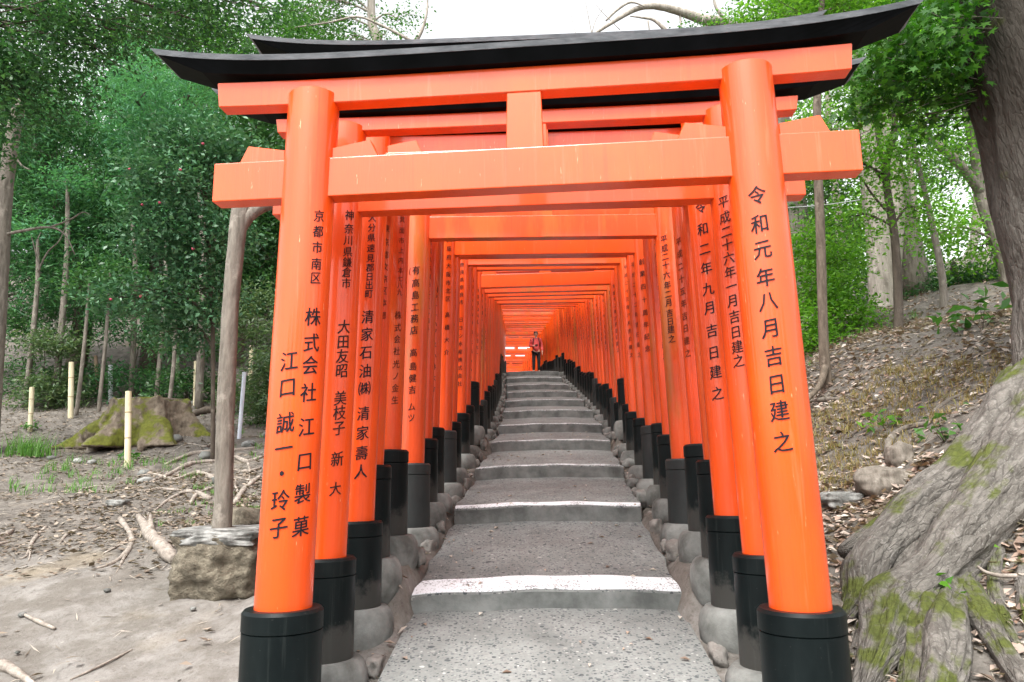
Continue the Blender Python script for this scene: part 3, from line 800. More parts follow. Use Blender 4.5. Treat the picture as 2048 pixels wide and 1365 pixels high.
def crown_points(rng, ells, n, clump=14, spread=.16, hollow=.45):
    """leaf positions: twigs scattered through ellipsoids, a spray of leaves on each"""
    vol = np.array([e[3] * e[4] * e[5] for e in ells]) ** .8; vol /= vol.sum()
    out, tw = [], []
    for e, fr in zip(ells, vol):
        nt_ = max(3, int(n * fr / clump))
        u = rng.normal(size=(nt_ * 2, 3)); u /= np.linalg.norm(u, axis=1)[:, None]
        rad = rng.uniform(hollow ** 3, 1.08, nt_ * 2) ** (1 / 3)
        p = u * rad[:, None]
        # gaps: keep twigs where a lumpy field is high
        fld = np.sin(p[:, 0] * 4.1 + e[0] * 3) * np.sin(p[:, 1] * 3.7 + e[1] * 2) + np.sin(p[:, 2] * 4.6 + e[2] * 2.3) * np.sin(p[:, 0] * 2.9 + 1) + .35 * rng.normal(size=len(p))
        p = p[np.argsort(-fld)[:nt_]]
        c = np.array(e[:3]) + p * np.array(e[3:6])
        tw.append(c)
        q = np.repeat(c, clump, 0) + rng.normal(size=(nt_ * clump, 3)) * spread * np.array([1, 1, .55])
        out.append(q)
    return np.concatenate(out), np.concatenate(tw)
def ell(u, v, Y, ru, rv, ry=None):
    c = at(u, v, Y); k = Y / F * 1.03
    return (c[0], c[1], c[2], ru * k, ry if ry else .5 * (ru + rv) * k * .8, rv * k)
def limbs(mb, rng, trunk, ells, r0, tw=None, per=1):
    """a branch from the trunk line to each clump, then twigs"""
    Tp = np.array(trunk)
    for e in ells:
        c = np.array(e[:3])
        d = np.linalg.norm(Tp - c, axis=1) + np.where(Tp[:, 2] > c[2] - .1, .6 * (Tp[:, 2] - c[2] + .3), 0)
        a = Tp[int(np.argmin(d))]
        mid = .5 * (a + c) + np.array([rng.uniform(-.1, .1), rng.uniform(-.1, .1), .10 + .08 * np.linalg.norm(c - a)])
        pts, rd = smooth_path([a, mid, c], [r0, r0 * .6, r0 * .28], 5)
        mb.tube(pts, rd, 7)
        for _ in range(per * 5):
            t = pts[rng.integers(3, len(pts))]
            g = c + rng.normal(size=3) * np.array(e[3:6]) * .55
            m2 = .5 * (t + g) + rng.normal(size=3) * .05 * np.linalg.norm(g - t)
            p2, r2 = smooth_path([t, m2, g], [r0 * .30, r0 * .18, r0 * .06], 3)
            mb.tube(p2, r2, 5)
def tree(name, label, cat, trunk, trad, ells, nleaf, L, lmat, bmat, group=None, asp=.5, up=.4, droop=.2, clump=14, spread=.16, limb=None, per=1, hollow=.45, extra=(), kind='leaf', seed=None):
    rng = np.random.default_rng(seed if seed is not None else abs(hash((name, len(ells), nleaf))) % 10000)
    base = trunk[0]
    pts, rd = smooth_path(trunk, trad, 5)
    root = thing(name, label, cat, tuple(pts[0]), 0, group)
    o0 = np.array(pts[0])
    mb = MB(); mb.tube(pts - o0, rd, 14, .05, rng)
    for ex, er in extra:
        p2, r2 = smooth_path(ex, er, 4); mb.tube(p2 - o0, r2, 8)
    rel = [(e[0] - o0[0], e[1] - o0[1], e[2] - o0[2], *e[3:]) for e in ells]
    if rel: limbs(mb, rng, pts - o0, rel, limb if limb else trad[-1] * .7, per=per)
    mb.build('trunk', bmat, root, True)
    if nleaf:
        P, tw = crown_points(rng, rel, nleaf, clump, spread, hollow)
        if kind == 'maple': V, Fq = maple_vf(rng, P, L)
        else: V, Fq = leaf_vf(rng, P, L, asp, up, droop)
        nparray_mesh('crown', V, Fq, lmat, root)
    return root
def G(u, v): return ground_hit(u, v)
def basept(u, Y, dz=-.12):
    p = at(u, 700, Y); return np.array([p[0], Y, gz(p[0], Y) + dz])

# --- left side
b = G(436, 1046); PB = at(443, 1062, 4.72)
tr = [PB, at(447, 1000, 4.72), at(452, 800, 4.74), at(462, 600, 4.76), at(478, 440, 4.78), at(484, 405, 4.8), at(486, 388, 4.8)]
tree('pollarded_tree', 'thin straight grey trunk with a cut fork, rising from the rock block', 'tree', tr, [.060, .057, .055, .054, .058, .056, .042], [], 0, .05, M['lf_dark'], M['bark_grey'],
     extra=[([at(472, 470, 4.78), at(495, 435, 4.8), at(522, 415, 4.83), at(545, 408, 4.85)], [.05, .045, .042, .04])], seed=3)
# rock block under it
rk = thing('rock_planter', 'waist-low ochre rock block with a grey lichen-covered top, the thin trunk standing on it', 'rock', tuple(np.array([PB[0], PB[1] + .05, gz(PB[0], PB[1])])))
q = rock_obj('rock_body', (.25, .235, .20), M['paver'], rk, 5, 5, .26, .82); q.location = (.01, 0, .13)
q = rock_obj('rock_top', (.258, .24, .05), M['lichen'], rk, 17, 5, .16, .85); q.location = (.01, 0, .318)
bp = at(505, 1000, 5.25)
tag(rock_obj('boulder', (.26, .25, .24), M['paver'], None, 14, 4, .3, .5), 'mossy ochre boulder behind the rock block, partly hidden by the foremost left pillar', 'rock').location = (bp[0], bp[1], gz(bp[0], bp[1]) + .10)
# camellia
bc = basept(440, 9.4)
ce = [ell(400, 290, 8.6, 110, 55), ell(330, 355, 8.4, 85, 60), ell(465, 335, 8.8, 75, 65), ell(290, 460, 8.5, 60, 55), ell(410, 470, 8.8, 95, 70), ell(255, 590, 8.6, 65, 35), ell(390, 585, 9, 85, 60), ell(210, 600, 8.6, 35, 18), ell(360, 660, 9.3, 70, 40)]
cam_t = tree('camellia', 'glossy-leaved camellia dotted with small red flowers, behind the mossy stump', 'tree', [bc, at(425, 640, 9.2), at(415, 480, 9.), at(410, 320, 8.8)], [.028, .026, .022, .015], ce, 15000, .075, M['lf_camellia'], M['bark_dark'], asp=.52, clump=10, spread=.13, limb=.022, per=2, seed=11)
rngf = np.random.default_rng(4)
for i in range(9):
    e = ce[rngf.integers(0, 6)]; p = np.array(e[:3]) + rngf.uniform(-.8, .8, 3) * np.array(e[3:6]); p[1] = e[1] - e[4] * rngf.uniform(.6, .95)
    fl = rock_obj('flower', (.02, .02, .017), M['petal'], cam_t, 40 + i, 1, .3, .1); fl.location = tuple(p - bc)
# bare dead trunk on the left edge
bd = basept(2, 9.8)
tree('bare_tree', 'leafless leaning grey trunk with pale dead twigs at the left edge', 'tree', [bd, at(0, 560, 9.8), at(8, 420, 9.8), at(22, 290, 9.8), at(42, 200, 9.8)], [.12, .10, .095, .09, .08], [], 0, .1, M['lf_dark'], M['bark_grey'],
     extra=[([at(10, 470, 9.8), at(45, 462, 9.7), at(100, 455, 9.7), at(130, 470, 9.6), at(150, 510, 9.6)], [.025, .02, .016, .012, .006]),
            ([at(100, 455, 9.7), at(140, 440, 9.6), at(165, 425, 9.6), at(180, 430, 9.6)], [.014, .012, .008, .004]),
            ([at(75, 545, 9.6), at(95, 505, 9.6), at(120, 480, 9.6), at(135, 440, 9.6)], [.012, .01, .008, .004]),
            ([at(80, 540, 9.6), at(70, 500, 9.6), at(62, 470, 9.6)], [.012, .008, .004]),
            ([at(60, 340, 9.7), at(42, 330, 9.8), at(20, 300, 9.8)], [.006, .015, .02])], seed=5)
# big dark broadleaf overhanging from upper left
bt = np.array([-8.6, 7.6, gz(-8.6, 7.6) - .1])
tree('dark_oak', 'large dark broadleaf tree whose branches overhang the top left corner', 'tree', [bt, bt + [0, 0, 2.5], bt + [.4, .2, 5], bt + [.9, .6, 7.5]], [.3, .26, .2, .12],
     [ell(60, 70, 8.2, 190, 110), ell(230, 60, 8.4, 150, 55), ell(390, 40, 8.8, 140, 50), ell(70, 190, 8.6, 120, 60), ell(-80, 180, 8, 160, 160), ell(230, -60, 8.4, 260, 90), ell(520, 10, 9.2, 90, 40)], 17000, .085, M['lf_dark'], M['bark_dark'], asp=.42, clump=12, spread=.2, limb=.05, per=2, seed=13)
FG = 'evergreens of the dark left wood'
for i, (u, Y, lab, els, mk, n, L, asp) in enumerate([
    (300, 15, 'soft light green conifer glowing between the dark left trees', [(270, 200, 12.5, 80, 90), (380, 190, 13, 70, 70), (290, 270, 14, 90, 130), (330, 400, 15, 100, 120), (260, 520, 15, 90, 90), (380, 300, 15.5, 80, 100), (300, 150, 15.5, 80, 70)], 'lf_soft', 26000, .17, .16),
    (150, 14, 'feathery dark cedar left of the light green conifer', [(150, 330, 14, 120, 110), (110, 460, 14, 130, 110), (180, 560, 13.6, 120, 80), (60, 260, 14, 120, 100), (220, 440, 14, 80, 90)], 'lf_cedar', 22000, .17, .16),
    (-60, 14.5, 'dark cedar cut by the left edge of the photo', [(-40, 300, 14, 150, 150), (-20, 480, 14, 140, 130), (40, 590, 13.6, 120, 80), (-100, 150, 14, 150, 120)], 'lf_cedar', 18000, .17, .16),
    (470, 15.5, 'dense evergreen behind the thin grey trunk', [(500, 300, 15, 110, 130), (470, 460, 15, 120, 110), (540, 520, 15, 90, 110), (440, 590, 15, 110, 70), (560, 400, 15.5, 80, 110), (520, 180, 16, 110, 90)], 'lf_dark', 24000, .12, .4),
    (420, 19, 'tall mid green tree rising behind the roof tips on the left', [(420, 120, 18, 130, 100), (540, 90, 18, 110, 80), (330, 60, 18, 130, 90), (470, 220, 18, 120, 90), (620, 60, 18, 70, 70)], 'lf_mid', 18000, .13, .42),
    (90, 20, 'tall evergreen far back on the left behind the cedars', [(80, 160, 19, 150, 130), (200, 220, 19, 130, 120), (-40, 300, 19, 150, 170), (130, 400, 19, 150, 140), (10, 40, 19, 160, 110)], 'lf_dark', 22000, .14, .4),
    (330, 21, 'second far evergreen on the left, behind the light conifer', [(340, 420, 20, 150, 150), (230, 560, 20, 160, 90), (420, 560, 20, 140, 90), (560, 560, 20, 100, 110), (500, 400, 20, 120, 140)], 'lf_cedar', 22000, .16, .3),
    ]):
    bb = basept(u, Y)
    E_ = [ell(*e) for e in els]
    top = max(E_, key=lambda e: e[2])
    tree('evergreen_tree', lab, 'tree', [bb, np.array([bb[0], bb[1], bb[2] + .4 * (top[2] - bb[2])]), np.array([top[0], top[1], top[2]])], [.2, .16, .06], E_, n, L, M[mk], M['bark_dark'], FG, asp=asp, clump=14, spread=.22, droop=.35, limb=.05, hollow=.3, seed=50 + i)
# understory thickets at the wood's edge
for i, (u, v, Y, ru, rv, mk, lab) in enumerate([
    (505, 640, 12.5, 60, 70, 'lf_olive', 'pale grassy thicket behind the thin grey trunk'),
    (100, 655, 13.5, 120, 40, 'lf_dark', 'low dark shrub at the wood edge on the far left'),
    (270, 650, 13.5, 90, 45, 'lf_cedar', 'low shrub at the wood edge behind the bamboo stakes'),
    (110, 690, 12.8, 55, 26, 'lf_olive', 'small brownish-green bush before the wood, left of the saplings'),
    (380, 690, 13, 80, 30, 'lf_dark', 'low dark shrub behind the stump'),
    (545, 740, 11.5, 40, 40, 'lf_olive', 'sparse weeds left of the foremost pillar')]):
    e = ell(u, v, Y, ru, rv); bb = np.array([e[0], e[1], gz(e[0], e[1]) - .05])
    tree('shrub', lab, 'shrub', [bb, bb + [0, 0, .3]], [.03, .015], [e, (e[0], e[1], bb[2] + .3, e[3] * 1.1, e[4], .4)], 3500, .10, M[mk], M['bark_dark'], asp=.3, clump=10, spread=.15, limb=.012, hollow=.1, seed=70 + i)
for u, v0, v1, u1, Y, lab in ((165, 745, 628, 178, 12.2, 'slim bare sapling between the two left bamboo stakes'), (208, 738, 610, 220, 12.5, 'second slim bare sapling, right beside the thin dark stake'), (345, 770, 640, 350, 12, 'slim forked sapling stem behind the stump')):
    g = basept(u, Y)
    tree('sapling', lab, 'tree', [g, at(u + 4, .5 * (v0 + v1), Y), at(u1, v1 - 60, Y)], [.035, .03, .02], [ell(u1, v1 - 60, Y, 45, 30)], 500, .09, M['lf_dark'], M['bark_grey'], clump=8, limb=.01, seed=u)

# tree with pale trunk above the roof, left of centre
pb = np.array([-3.2, 15.5, gz(-3.2, 15.5) - .1])
tree('pale_tree', 'pale thin-leaved tree showing above the black roof left of the open sky', 'tree', [pb, at(780, 300, 15.5), at(757, 95, 15.5), at(744, 45, 15.5), at(742, -60, 15.5)], [.16, .14, .12, .1, .07],
     [ell(640, 45, 15.5, 60, 50), ell(700, 70, 15.5, 50, 40), ell(770, 70, 15.2, 35, 30), ell(800, 40, 15.6, 45, 35), ell(600, 20, 15.5, 50, 40), ell(690, 0, 15.5, 70, 30), ell(670, -60, 15.5, 90, 50)], 4200, .085, M['lf_mid'], M['bark_pale'], limb=.03, per=2, asp=.5, hollow=.0, spread=.2, clump=9,
     extra=[([at(760, 130, 15.2), at(828, 85, 15.2), at(850, 42, 15.2), at(855, 0, 15.2), at(848, -50, 15.2)], [.06, .055, .03, .02, .01]),
            ([at(845, 95, 15.1), at(800, 70, 15), at(760, 50, 15), at(715, 34, 15), at(660, 45, 15), at(590, 55, 15)], [.04, .035, .03, .025, .02, .01])], seed=21)
# --- right side
b = basept(1648, 8.6)
tree('slender_tree', 'slender straight brown trunk just right of the foremost right pillar', 'tree', [b, at(1648, 700, 8.6), at(1642, 500, 8.6), at(1634, 250, 8.6), at(1640, 60, 8.8), at(1650, -80, 9)], [.075, .058, .055, .05, .042, .03],
     [ell(1600, 40, 9, 90, 50), ell(1700, 30, 9, 90, 60), ell(1640, -40, 9, 120, 60)], 3000, .075, M['lf_bright'], M['bark_brown'], limb=.02, per=2, hollow=.1, clump=10,
     extra=[([at(1637, 330, 8.6), at(1680, 290, 8.5), at(1740, 260, 8.4)], [.015, .01, .005]), ([at(1650, 735, 8.55), at(1640, 770, 8.4), at(1615, 800, 8.2), at(1600, 830, 8.1)], [.05, .035, .025, .012])], seed=31)
b = basept(1768, 13)
tree('twin_trunk_tree', 'stout pale grey twin-trunk tree beyond the leafy bank', 'tree', [b, at(1768, 600, 13), at(1755, 450, 13), at(1738, 330, 13), at(1715, 120, 13)], [.30, .26, .22, .19, .1],
     [ell(1720, 150, 13, 120, 90), ell(1830, 120, 13, 110, 90), ell(1660, 260, 12.6, 90, 60), ell(1690, 50, 13, 160, 80)], 6500, .10, M['lf_bright'], M['bark_pale'], limb=.05, per=2, hollow=.1, spread=.25,
     extra=[([at(1778, 560, 13), at(1790, 420, 13), at(1778, 300, 13), at(1760, 180, 13)], [.2, .17, .15, .09])], seed=32)
b = basept(1797, 9.8)
tree('dark_stem_tree', 'thin dark wavy stem standing before the pale twin-trunk tree', 'tree', [b, at(1797, 620, 9.8), at(1790, 480, 9.8), at(1772, 350, 9.8), at(1790, 250, 9.8), at(1795, 120, 9.8)], [.07, .06, .055, .05, .04, .025],
     [ell(1810, 300, 9.6, 80, 60), ell(1730, 330, 9.6, 70, 50), ell(1850, 200, 9.8, 80, 60), ell(1740, 210, 9.6, 70, 50), ell(1700, 440, 9.8, 60, 60), ell(1850, 420, 9.8, 60, 50)], 6000, .07, M['lf_bright'], M['bark_dark'], limb=.02, per=2, hollow=.0, spread=.2, clump=8,
     extra=[([at(1780, 430, 9.8), at(1745, 390, 9.7), at(1720, 355, 9.6), at(1690, 345, 9.6)], [.02, .016, .012, .006]), ([at(1770, 350, 9.8), at(1730, 330, 9.7), at(1700, 320, 9.7)], [.02, .012, .006])], seed=33)
b = basept(1893, 10.8)
tree('leaning_stem_tree', 'thin brown stem leaning left on the bank top, between dark stem and great trunk', 'tree', [b, at(1885, 560, 10.8), at(1860, 430, 10.8), at(1825, 280, 10.8), at(1805, 180, 10.8)], [.06, .052, .045, .035, .02],
     [ell(1840, 260, 10.8, 70, 60), ell(1800, 160, 10.8, 80, 60), ell(1880, 340, 10.8, 60, 50)], 2500, .075, M['lf_mid'], M['bark_grey'], limb=.014, hollow=.0, clump=8, spread=.2, seed=34)
b = basept(2040, 12)
tree('crooked_tree', 'crooked tree with a long curving limb left of the great trunk', 'tree', [b, at(2010, 520, 12), at(1975, 430, 12), at(1960, 380, 12), at(1950, 300, 12), at(1930, 200, 12), at(1925, 60, 12)], [.16, .13, .11, .1, .09, .07, .04],
     [ell(1900, 300, 12, 80, 60), ell(1960, 240, 12, 80, 70), ell(1890, 180, 12, 90, 60), ell(1960, 500, 12.4, 70, 60), ell(1870, 470, 12, 70, 60), ell(1940, 90, 12, 90, 70)], 6500, .09, M['lf_bright'], M['bark_grey'], limb=.03, per=2, hollow=.0, clump=9, spread=.24,
     extra=[([at(1965, 390, 12), at(1920, 330, 11.8), at(1870, 285, 11.8), at(1840, 262, 11.8), at(1815, 255, 11.8)], [.09, .085, .07, .05, .02])], seed=35)
for i, (lab, base, els, mk, n, L, asp) in enumerate([
    ('bright green leafy bush between the foremost right pillar and the pale twin trunk', (1665, 10.8), [(1640, 580, 10.8, 75, 70), (1690, 630, 10.5, 60, 55), (1615, 490, 11, 60, 45), (1610, 660, 10.4, 55, 55), (1690, 520, 11.2, 45, 35), (1740, 680, 11, 40, 22), (1650, 690, 10.2, 60, 32)], 'lf_bright', 9000, .075, .5),
    ('dark low shrub on the bank top beside the great trunk', (1930, 13), [(1900, 590, 13, 60, 45), (1960, 580, 13, 70, 50), (2020, 575, 13, 50, 50), (1850, 610, 13, 50, 40)], 'lf_dark', 6000, .09, .45),
    ('tall green thicket behind the bright bush', (1700, 15), [(1650, 400, 15, 110, 70), (1750, 520, 15, 110, 90), (1620, 300, 15, 90, 60), (1640, 560, 15, 100, 110), (1880, 560, 15, 80, 50)], 'lf_mid', 8000, .10, .45)]):
    bb = basept(*base)
    E_ = [ell(*e) for e in els]
    tree('bush', lab, 'bush', [bb, bb + [0, 0, .6], np.array(E_[0][:3])], [.05, .04, .02], E_, n, L, M[mk], M['bark_dark'], asp=asp, clump=12, spread=.16, limb=.02, hollow=.25, seed=80 + i)
b = np.array([7.6, 13.5, gz(7.6, 13.5) - .1])
tree('bright_canopy_tree', 'bright yellow-green leafy crown filling the sky above the roof\'s right half', 'tree', [b, b + [-.3, 0, 3.], b + [-1, 0, 6.]], [.3, .25, .12],
     [ell(1560, 20, 13.2, 110, 50), ell(1680, 10, 13, 130, 60), ell(1490, 55, 13.6, 60, 28), ell(1790, 20, 13, 120, 70), ell(1640, -60, 13.4, 200, 70), ell(1880, 90, 13.4, 120, 80)], 16000, .10, M['lf_bright'], M['bark_grey'], limb=.05, per=2, spread=.22, hollow=.1, seed=36)
b = np.array([6.4, 15.5, gz(6.4, 15.5) - .1])
tree('arching_bare_tree', 'nearly leafless limb arching over the roof into the white sky', 'tree', [b, at(1560, 250, 15.5), at(1480, 70, 15.5), at(1400, 38, 15.4), at(1330, 16, 15.3), at(1280, 16, 15.2), at(1225, 45, 15.1), at(1165, 85, 15)], [.3, .24, .15, .11, .08, .06, .045, .015],
     [ell(1400, 62, 15.3, 40, 14), ell(1470, 45, 15.4, 50, 20)], 900, .09, M['lf_mid'], M['bark_pale'], limb=.02, per=1, hollow=0, spread=.2, clump=8,
     extra=[([at(1360, 28, 15.4), at(1362, 50, 15.3), at(1366, 75, 15.3)], [.03, .02, .015]), ([at(1212, 42, 15.1), at(1235, 20, 15.1), at(1262, 5, 15.1), at(1290, 14, 15.1)], [.02, .03, .025, .01]),
            ([at(1340, 70, 15.2), at(1310, 42, 15.2), at(1285, 36, 15.2), at(1260, 33, 15.2)], [.06, .035, .025, .01]), ([at(1185, 75, 15), at(1180, 50, 15), at(1170, 0, 15)], [.012, .01, .005]),
            ([at(1296, 42, 15.2), at(1300, 70, 15.2)], [.02, .01]), ([at(1183, 70, 15.), at(1192, 40, 15.), at(1210, 12, 15)], [.012, .008, .004]), ([at(1445, 35, 15.4), at(1430, 10, 15.4), at(1424, -30, 15.4)], [.04, .035, .02]),
            ([at(1155, 80, 15.), at(1148, 55, 15.), at(1140, 20, 15)], [.010, .006, .004]), ([at(1240, 60, 15.1), at(1205, 25, 15.1), at(1190, 8, 15.1)], [.01, .008, .004])], seed=37)
for u, Y, w_, ut, lab in ((1690, 17, .10, 1660, 'far slim pale trunk left of the twin-trunk tree'), (1842, 16, .08, 1815, 'far slim trunk between the dark stem and the leaning stem'), (1930, 18, .11, 1955, 'far grey trunk in the bright gap near the great trunk'), (1985, 16.5, .07, 1960, 'far slim trunk nearest to the great trunk')):
    g_ = basept(u, Y)
    tree('background_tree', lab, 'tree', [g_, at(.5 * (u + ut) + 6, 480, Y), at(ut, 280, Y), at(ut - 10, 60, Y)], [w_ * 1.3, w_, w_ * .8, w_ * .4], [ell(ut, 200, Y, 70, 60), ell(ut + 50, 90, Y, 80, 60), ell(ut - 50, 320, Y, 50, 40)], 2200, .09, M['lf_bright'], M['bark_pale'], limb=.02, per=2, hollow=0, clump=8, spread=.22, seed=int(u))
for u, Y, w_, ut, vt, lab in ((120, 13, .05, 135, 380, 'slim pale trunk before the feathery dark cedar'), (270, 13.5, .045, 262, 420, 'slim trunk under the light green conifer'), (405, 12.5, .06, 398, 360, 'slim brown trunk between camellia and thin grey trunk'), (62, 12.8, .04, 75, 480, 'slim leaning trunk near the left edge behind the short stake'), (320, 12.8, .035, 330, 470, 'slim dark trunk behind the camellia')):
    g_ = basept(u, Y)
    tree('background_tree', lab, 'tree', [g_, at(.5 * (u + ut) + 5, .5 * (700 + vt), Y), at(ut, vt, Y)], [w_ * 1.2, w_, w_ * .6], [ell(ut, vt - 20, Y, 50, 30)], 500, .09, M['lf_soft'], M['bark_grey'], limb=.012, per=1, hollow=0, clump=8, spread=.18, seed=int(u))
# maple whose leaves hang close by at the upper right
b = np.array([6.6, 5.6, gz(6.6, 5.6) - .1])
tree('maple_tree', 'maple with large dark green lobed leaves hanging over the roof\'s right tip', 'tree', [b, b + [0, 0, 2.2], b + [-.5, -.2, 4.4]], [.16, .13, .08],
     [ell(1800, 90, 5.2, 75, 55, .4), ell(1760, 170, 5.4, 60, 50, .35), ell(1860, 140, 5.3, 60, 60, .4), ell(1890, 40, 5.2, 80, 50, .4), ell(1900, 200, 5.5, 30, 50, .3), ell(1720, 215, 5.6, 25, 25, .2), ell(1850, 230, 5.5, 35, 30, .25), ell(1980, -40, 5.2, 120, 50, .5)], 3400, .095, M['lf_maple'], M['bark_grey'], limb=.022, per=1, hollow=0, clump=6, spread=.10, kind='maple', seed=38)
# ------------------------------------------------------------------ great tree with roots
def px(pts):
    out = []
    for u, v, Y, r in pts:
        if Y is None:
            q = G(u, v); q[1] += r * .3; q[2] = gz(q[0], q[1]) + r * .35
        else: q = at(u, v, Y)
        out.append(q)
    return out, [p[3] for p in pts]
ROOTS = [
 [(2120, 770, 5.25, .32), (2005, 890, 5.1, .21), (1922, 962, 4.95, .17), (1842, 1015, 4.8, .155), (1782, 1072, 4.62, .15), (1742, 1135, 4.45, .125), (1718, 1195, 4.32, .09), (1692, 1252, None, .04)],
 [(2120, 850, 5.0, .34), (2018, 955, 4.75, .22), (1952, 1040, 4.55, .17), (1890, 1110, 4.38, .155), (1840, 1180, 4.22, .15), (1798, 1255, None, .135), (1760, 1330, None, .10), (1725, 1410, None, .04)],
 [(1940, 1000, 4.88, .10), (1862, 1072, 4.66, .105), (1800, 1150, 4.44, .095), (1765, 1225, 4.28, .075), (1732, 1295, None, .04)],
 [(1905, 1115, 4.42, .10), (1872, 1195, 4.22, .105), (1852, 1280, None, .095), (1838, 1360, None, .075), (1820, 1440, None, .04)],
 [(2120, 925, 4.92, .32), (2062, 1025, 4.62, .17), (2078, 1100, 4.45, .14), (2125, 1180, 4.3, .13), (2190, 1300, 4.1, .11)],
 [(1975, 1070, 4.45, .08), (1945, 1145, None, .085), (1916, 1220, None, .095), (1900, 1290, None, .115), (1890, 1370, None, .115), (1876, 1460, None, .10)],
 [(1938, 1190, None, .07), (1974, 1260, None, .06), (2012, 1320, None, .055), (2072, 1400, None, .05)],
 [(2005, 1060, 4.52, .05), (1998, 1130, None, .042), (1996, 1190, None, .036), (2012, 1250, None, .030), (2045, 1310, None, .016)],
 [(2045, 1090, 4.48, .05), (2048, 1170, None, .036), (2058, 1240, None, .028), (2085, 1310, None, .018)],
 [(1940, 960, 5.2, .14), (1850, 1025, 5.15, .11), (1770, 1068, 5.0, .09), (1685, 1105, 4.8, .045)],
 [(1792, 1065, 4.62, .055), (1752, 1150, 4.45, .05), (1738, 1220, None, .045), (1722, 1280, None, .03), (1700, 1330, None, .015)],
]
def grain_tube(pts, rad, seg, seed, amp):
    """a tube with lumps and lengthwise furrows, and for each vertex a coordinate that runs with the wood"""
    V, Fc = tube_vf(pts, rad, seg)
    P = np.array(pts); L = np.concatenate([[0], np.cumsum(np.linalg.norm(np.diff(P, axis=0), axis=1))])
    V = np.array(V); g = np.zeros_like(V); n_ = len(P)
    for i in range(n_):
        for j_ in range(seg):
            k_ = i * seg + j_; a = 2 * np.pi * j_ / seg
            R_ = float(np.mean(rad)) 
            g[k_] = (math.cos(a) * R_ + seed * 3.7, math.sin(a) * R_, L[i])
            d = V[k_] - P[i]; ln = np.linalg.norm(d) + 1e-9
            q = Vector((math.cos(a) * 1.6 + seed, math.sin(a) * 1.6, L[i] * 1.1)); q2 = Vector((math.cos(a) * 5 + seed, math.sin(a) * 5, L[i] * 2.2)); q3 = Vector((math.cos(a) * 13 + seed, math.sin(a) * 13, L[i] * 6))
            f_ = mnoise.noise(q) * .9 + mnoise.noise(q2) * .40 + mnoise.noise(q3) * .16
            V[k_] = P[i] + d / ln * (ln * (1 + amp * f_))
    return V.tolist(), Fc, g
bg = np.array([4.22, 5.3, gz(4.2, 5.3) - .5])
gt = thing('great_tree', 'massive old trunk at the right edge with thick mossy roots sprawling down the bank', 'tree', tuple(bg))
mb = MB(); GR = []
def addroot(p, r_, seg, seed, amp):
    v_, f_, g_ = grain_tube(p - bg, r_, seg, seed, amp); mb.add(v_, f_); GR.append(g_)
pts, rd = smooth_path([(4.40, 5.3, EYE - 1.), (4.38, 5.3, EYE + .4), (4.36, 5.3, EYE + 1.), (4.33, 5.3, EYE + 2), (4.06, 5.3, EYE + 4.5), (3.6, 5.4, EYE + 8)], [.85, .72, .61, .57, .54, .42], 16)
addroot(pts, rd, 96, 0, .16)
for q_, rt_ in enumerate(ROOTS):
    p, r_ = px(rt_); p, r_ = smooth_path(p, r_, 14); tt_ = np.arange(len(r_)) / 14
    p = p + (r_ * .14)[:, None] * np.stack([np.sin(tt_ * 2.1 + q_), np.cos(tt_ * 1.7 + q_), np.sin(tt_ * 1.3 + 2 * q_)], 1)
    addroot(p, r_ * (1 + .09 * np.sin(tt_ * 2.6 + q_)), 56, q_ + 1, .30)
for k in range(3):   # roots round the far side
    a = R(-20 + 50 * k); d = np.array([math.cos(a), math.sin(a), 0])
    p, r_ = smooth_path([np.array([4.5, 5.3, EYE + .3]) + d * .3, np.array([4.5, 5.3, EYE - .05]) + d * 1.0, np.array([4.5, 5.3, EYE + .1]) + d * 1.9], [.4, .22, .06], 10)
    addroot(p, r_, 40, 20 + k, .25)
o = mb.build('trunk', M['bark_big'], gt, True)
at_ = o.data.attributes.new('grain', 'FLOAT_VECTOR', 'POINT')
at_.data.foreach_set('vector', np.concatenate(GR).astype(np.float32).ravel())
def remesh(o, vox, disp=0., size=.15, smooth_it=4):
    m = o.modifiers.new('r', 'REMESH'); m.mode = 'VOXEL'; m.voxel_size = vox
    m = o.modifiers.new('s', 'SMOOTH'); m.factor = .5; m.iterations = smooth_it
    if disp:
        for s_, k in ((size, 1.), (size * .35, .5), (size * .13, .22)):
            t = bpy.data.textures.new('bark_relief', 'CLOUDS'); t.noise_scale = s_; t.noise_depth = 3
            m = o.modifiers.new('d', 'DISPLACE'); m.texture = t; m.strength = disp * k; m.texture_coords = 'LOCAL'
    bpy.context.view_layer.update()
    me = bpy.data.meshes.new_from_object(o.evaluated_get(bpy.context.evaluated_depsgraph_get()))
    o.modifiers.clear(); old = o.data; o.data = me; me.name = old.name; bpy.data.meshes.remove(old); me.shade_smooth()
    return o
rngc = np.random.default_rng(10)
cr = [(4.2, 5.6, EYE + 8.5, 2.4, 2.4, 1.4), (6, 4.5, EYE + 8, 2, 2, 1.3), (5, 8, EYE + 8.6, 2, 2, 1.3)]
cr = [(a - bg[0], b_ - bg[1], c - bg[2], d, e, f) for a, b_, c, d, e, f in cr]
P, tw = crown_points(rngc, cr, 9000, 12, .25)
V, Fq = leaf_vf(rngc, P, .13, .5); nparray_mesh('crown', V, Fq, M['lf_dark'], gt)
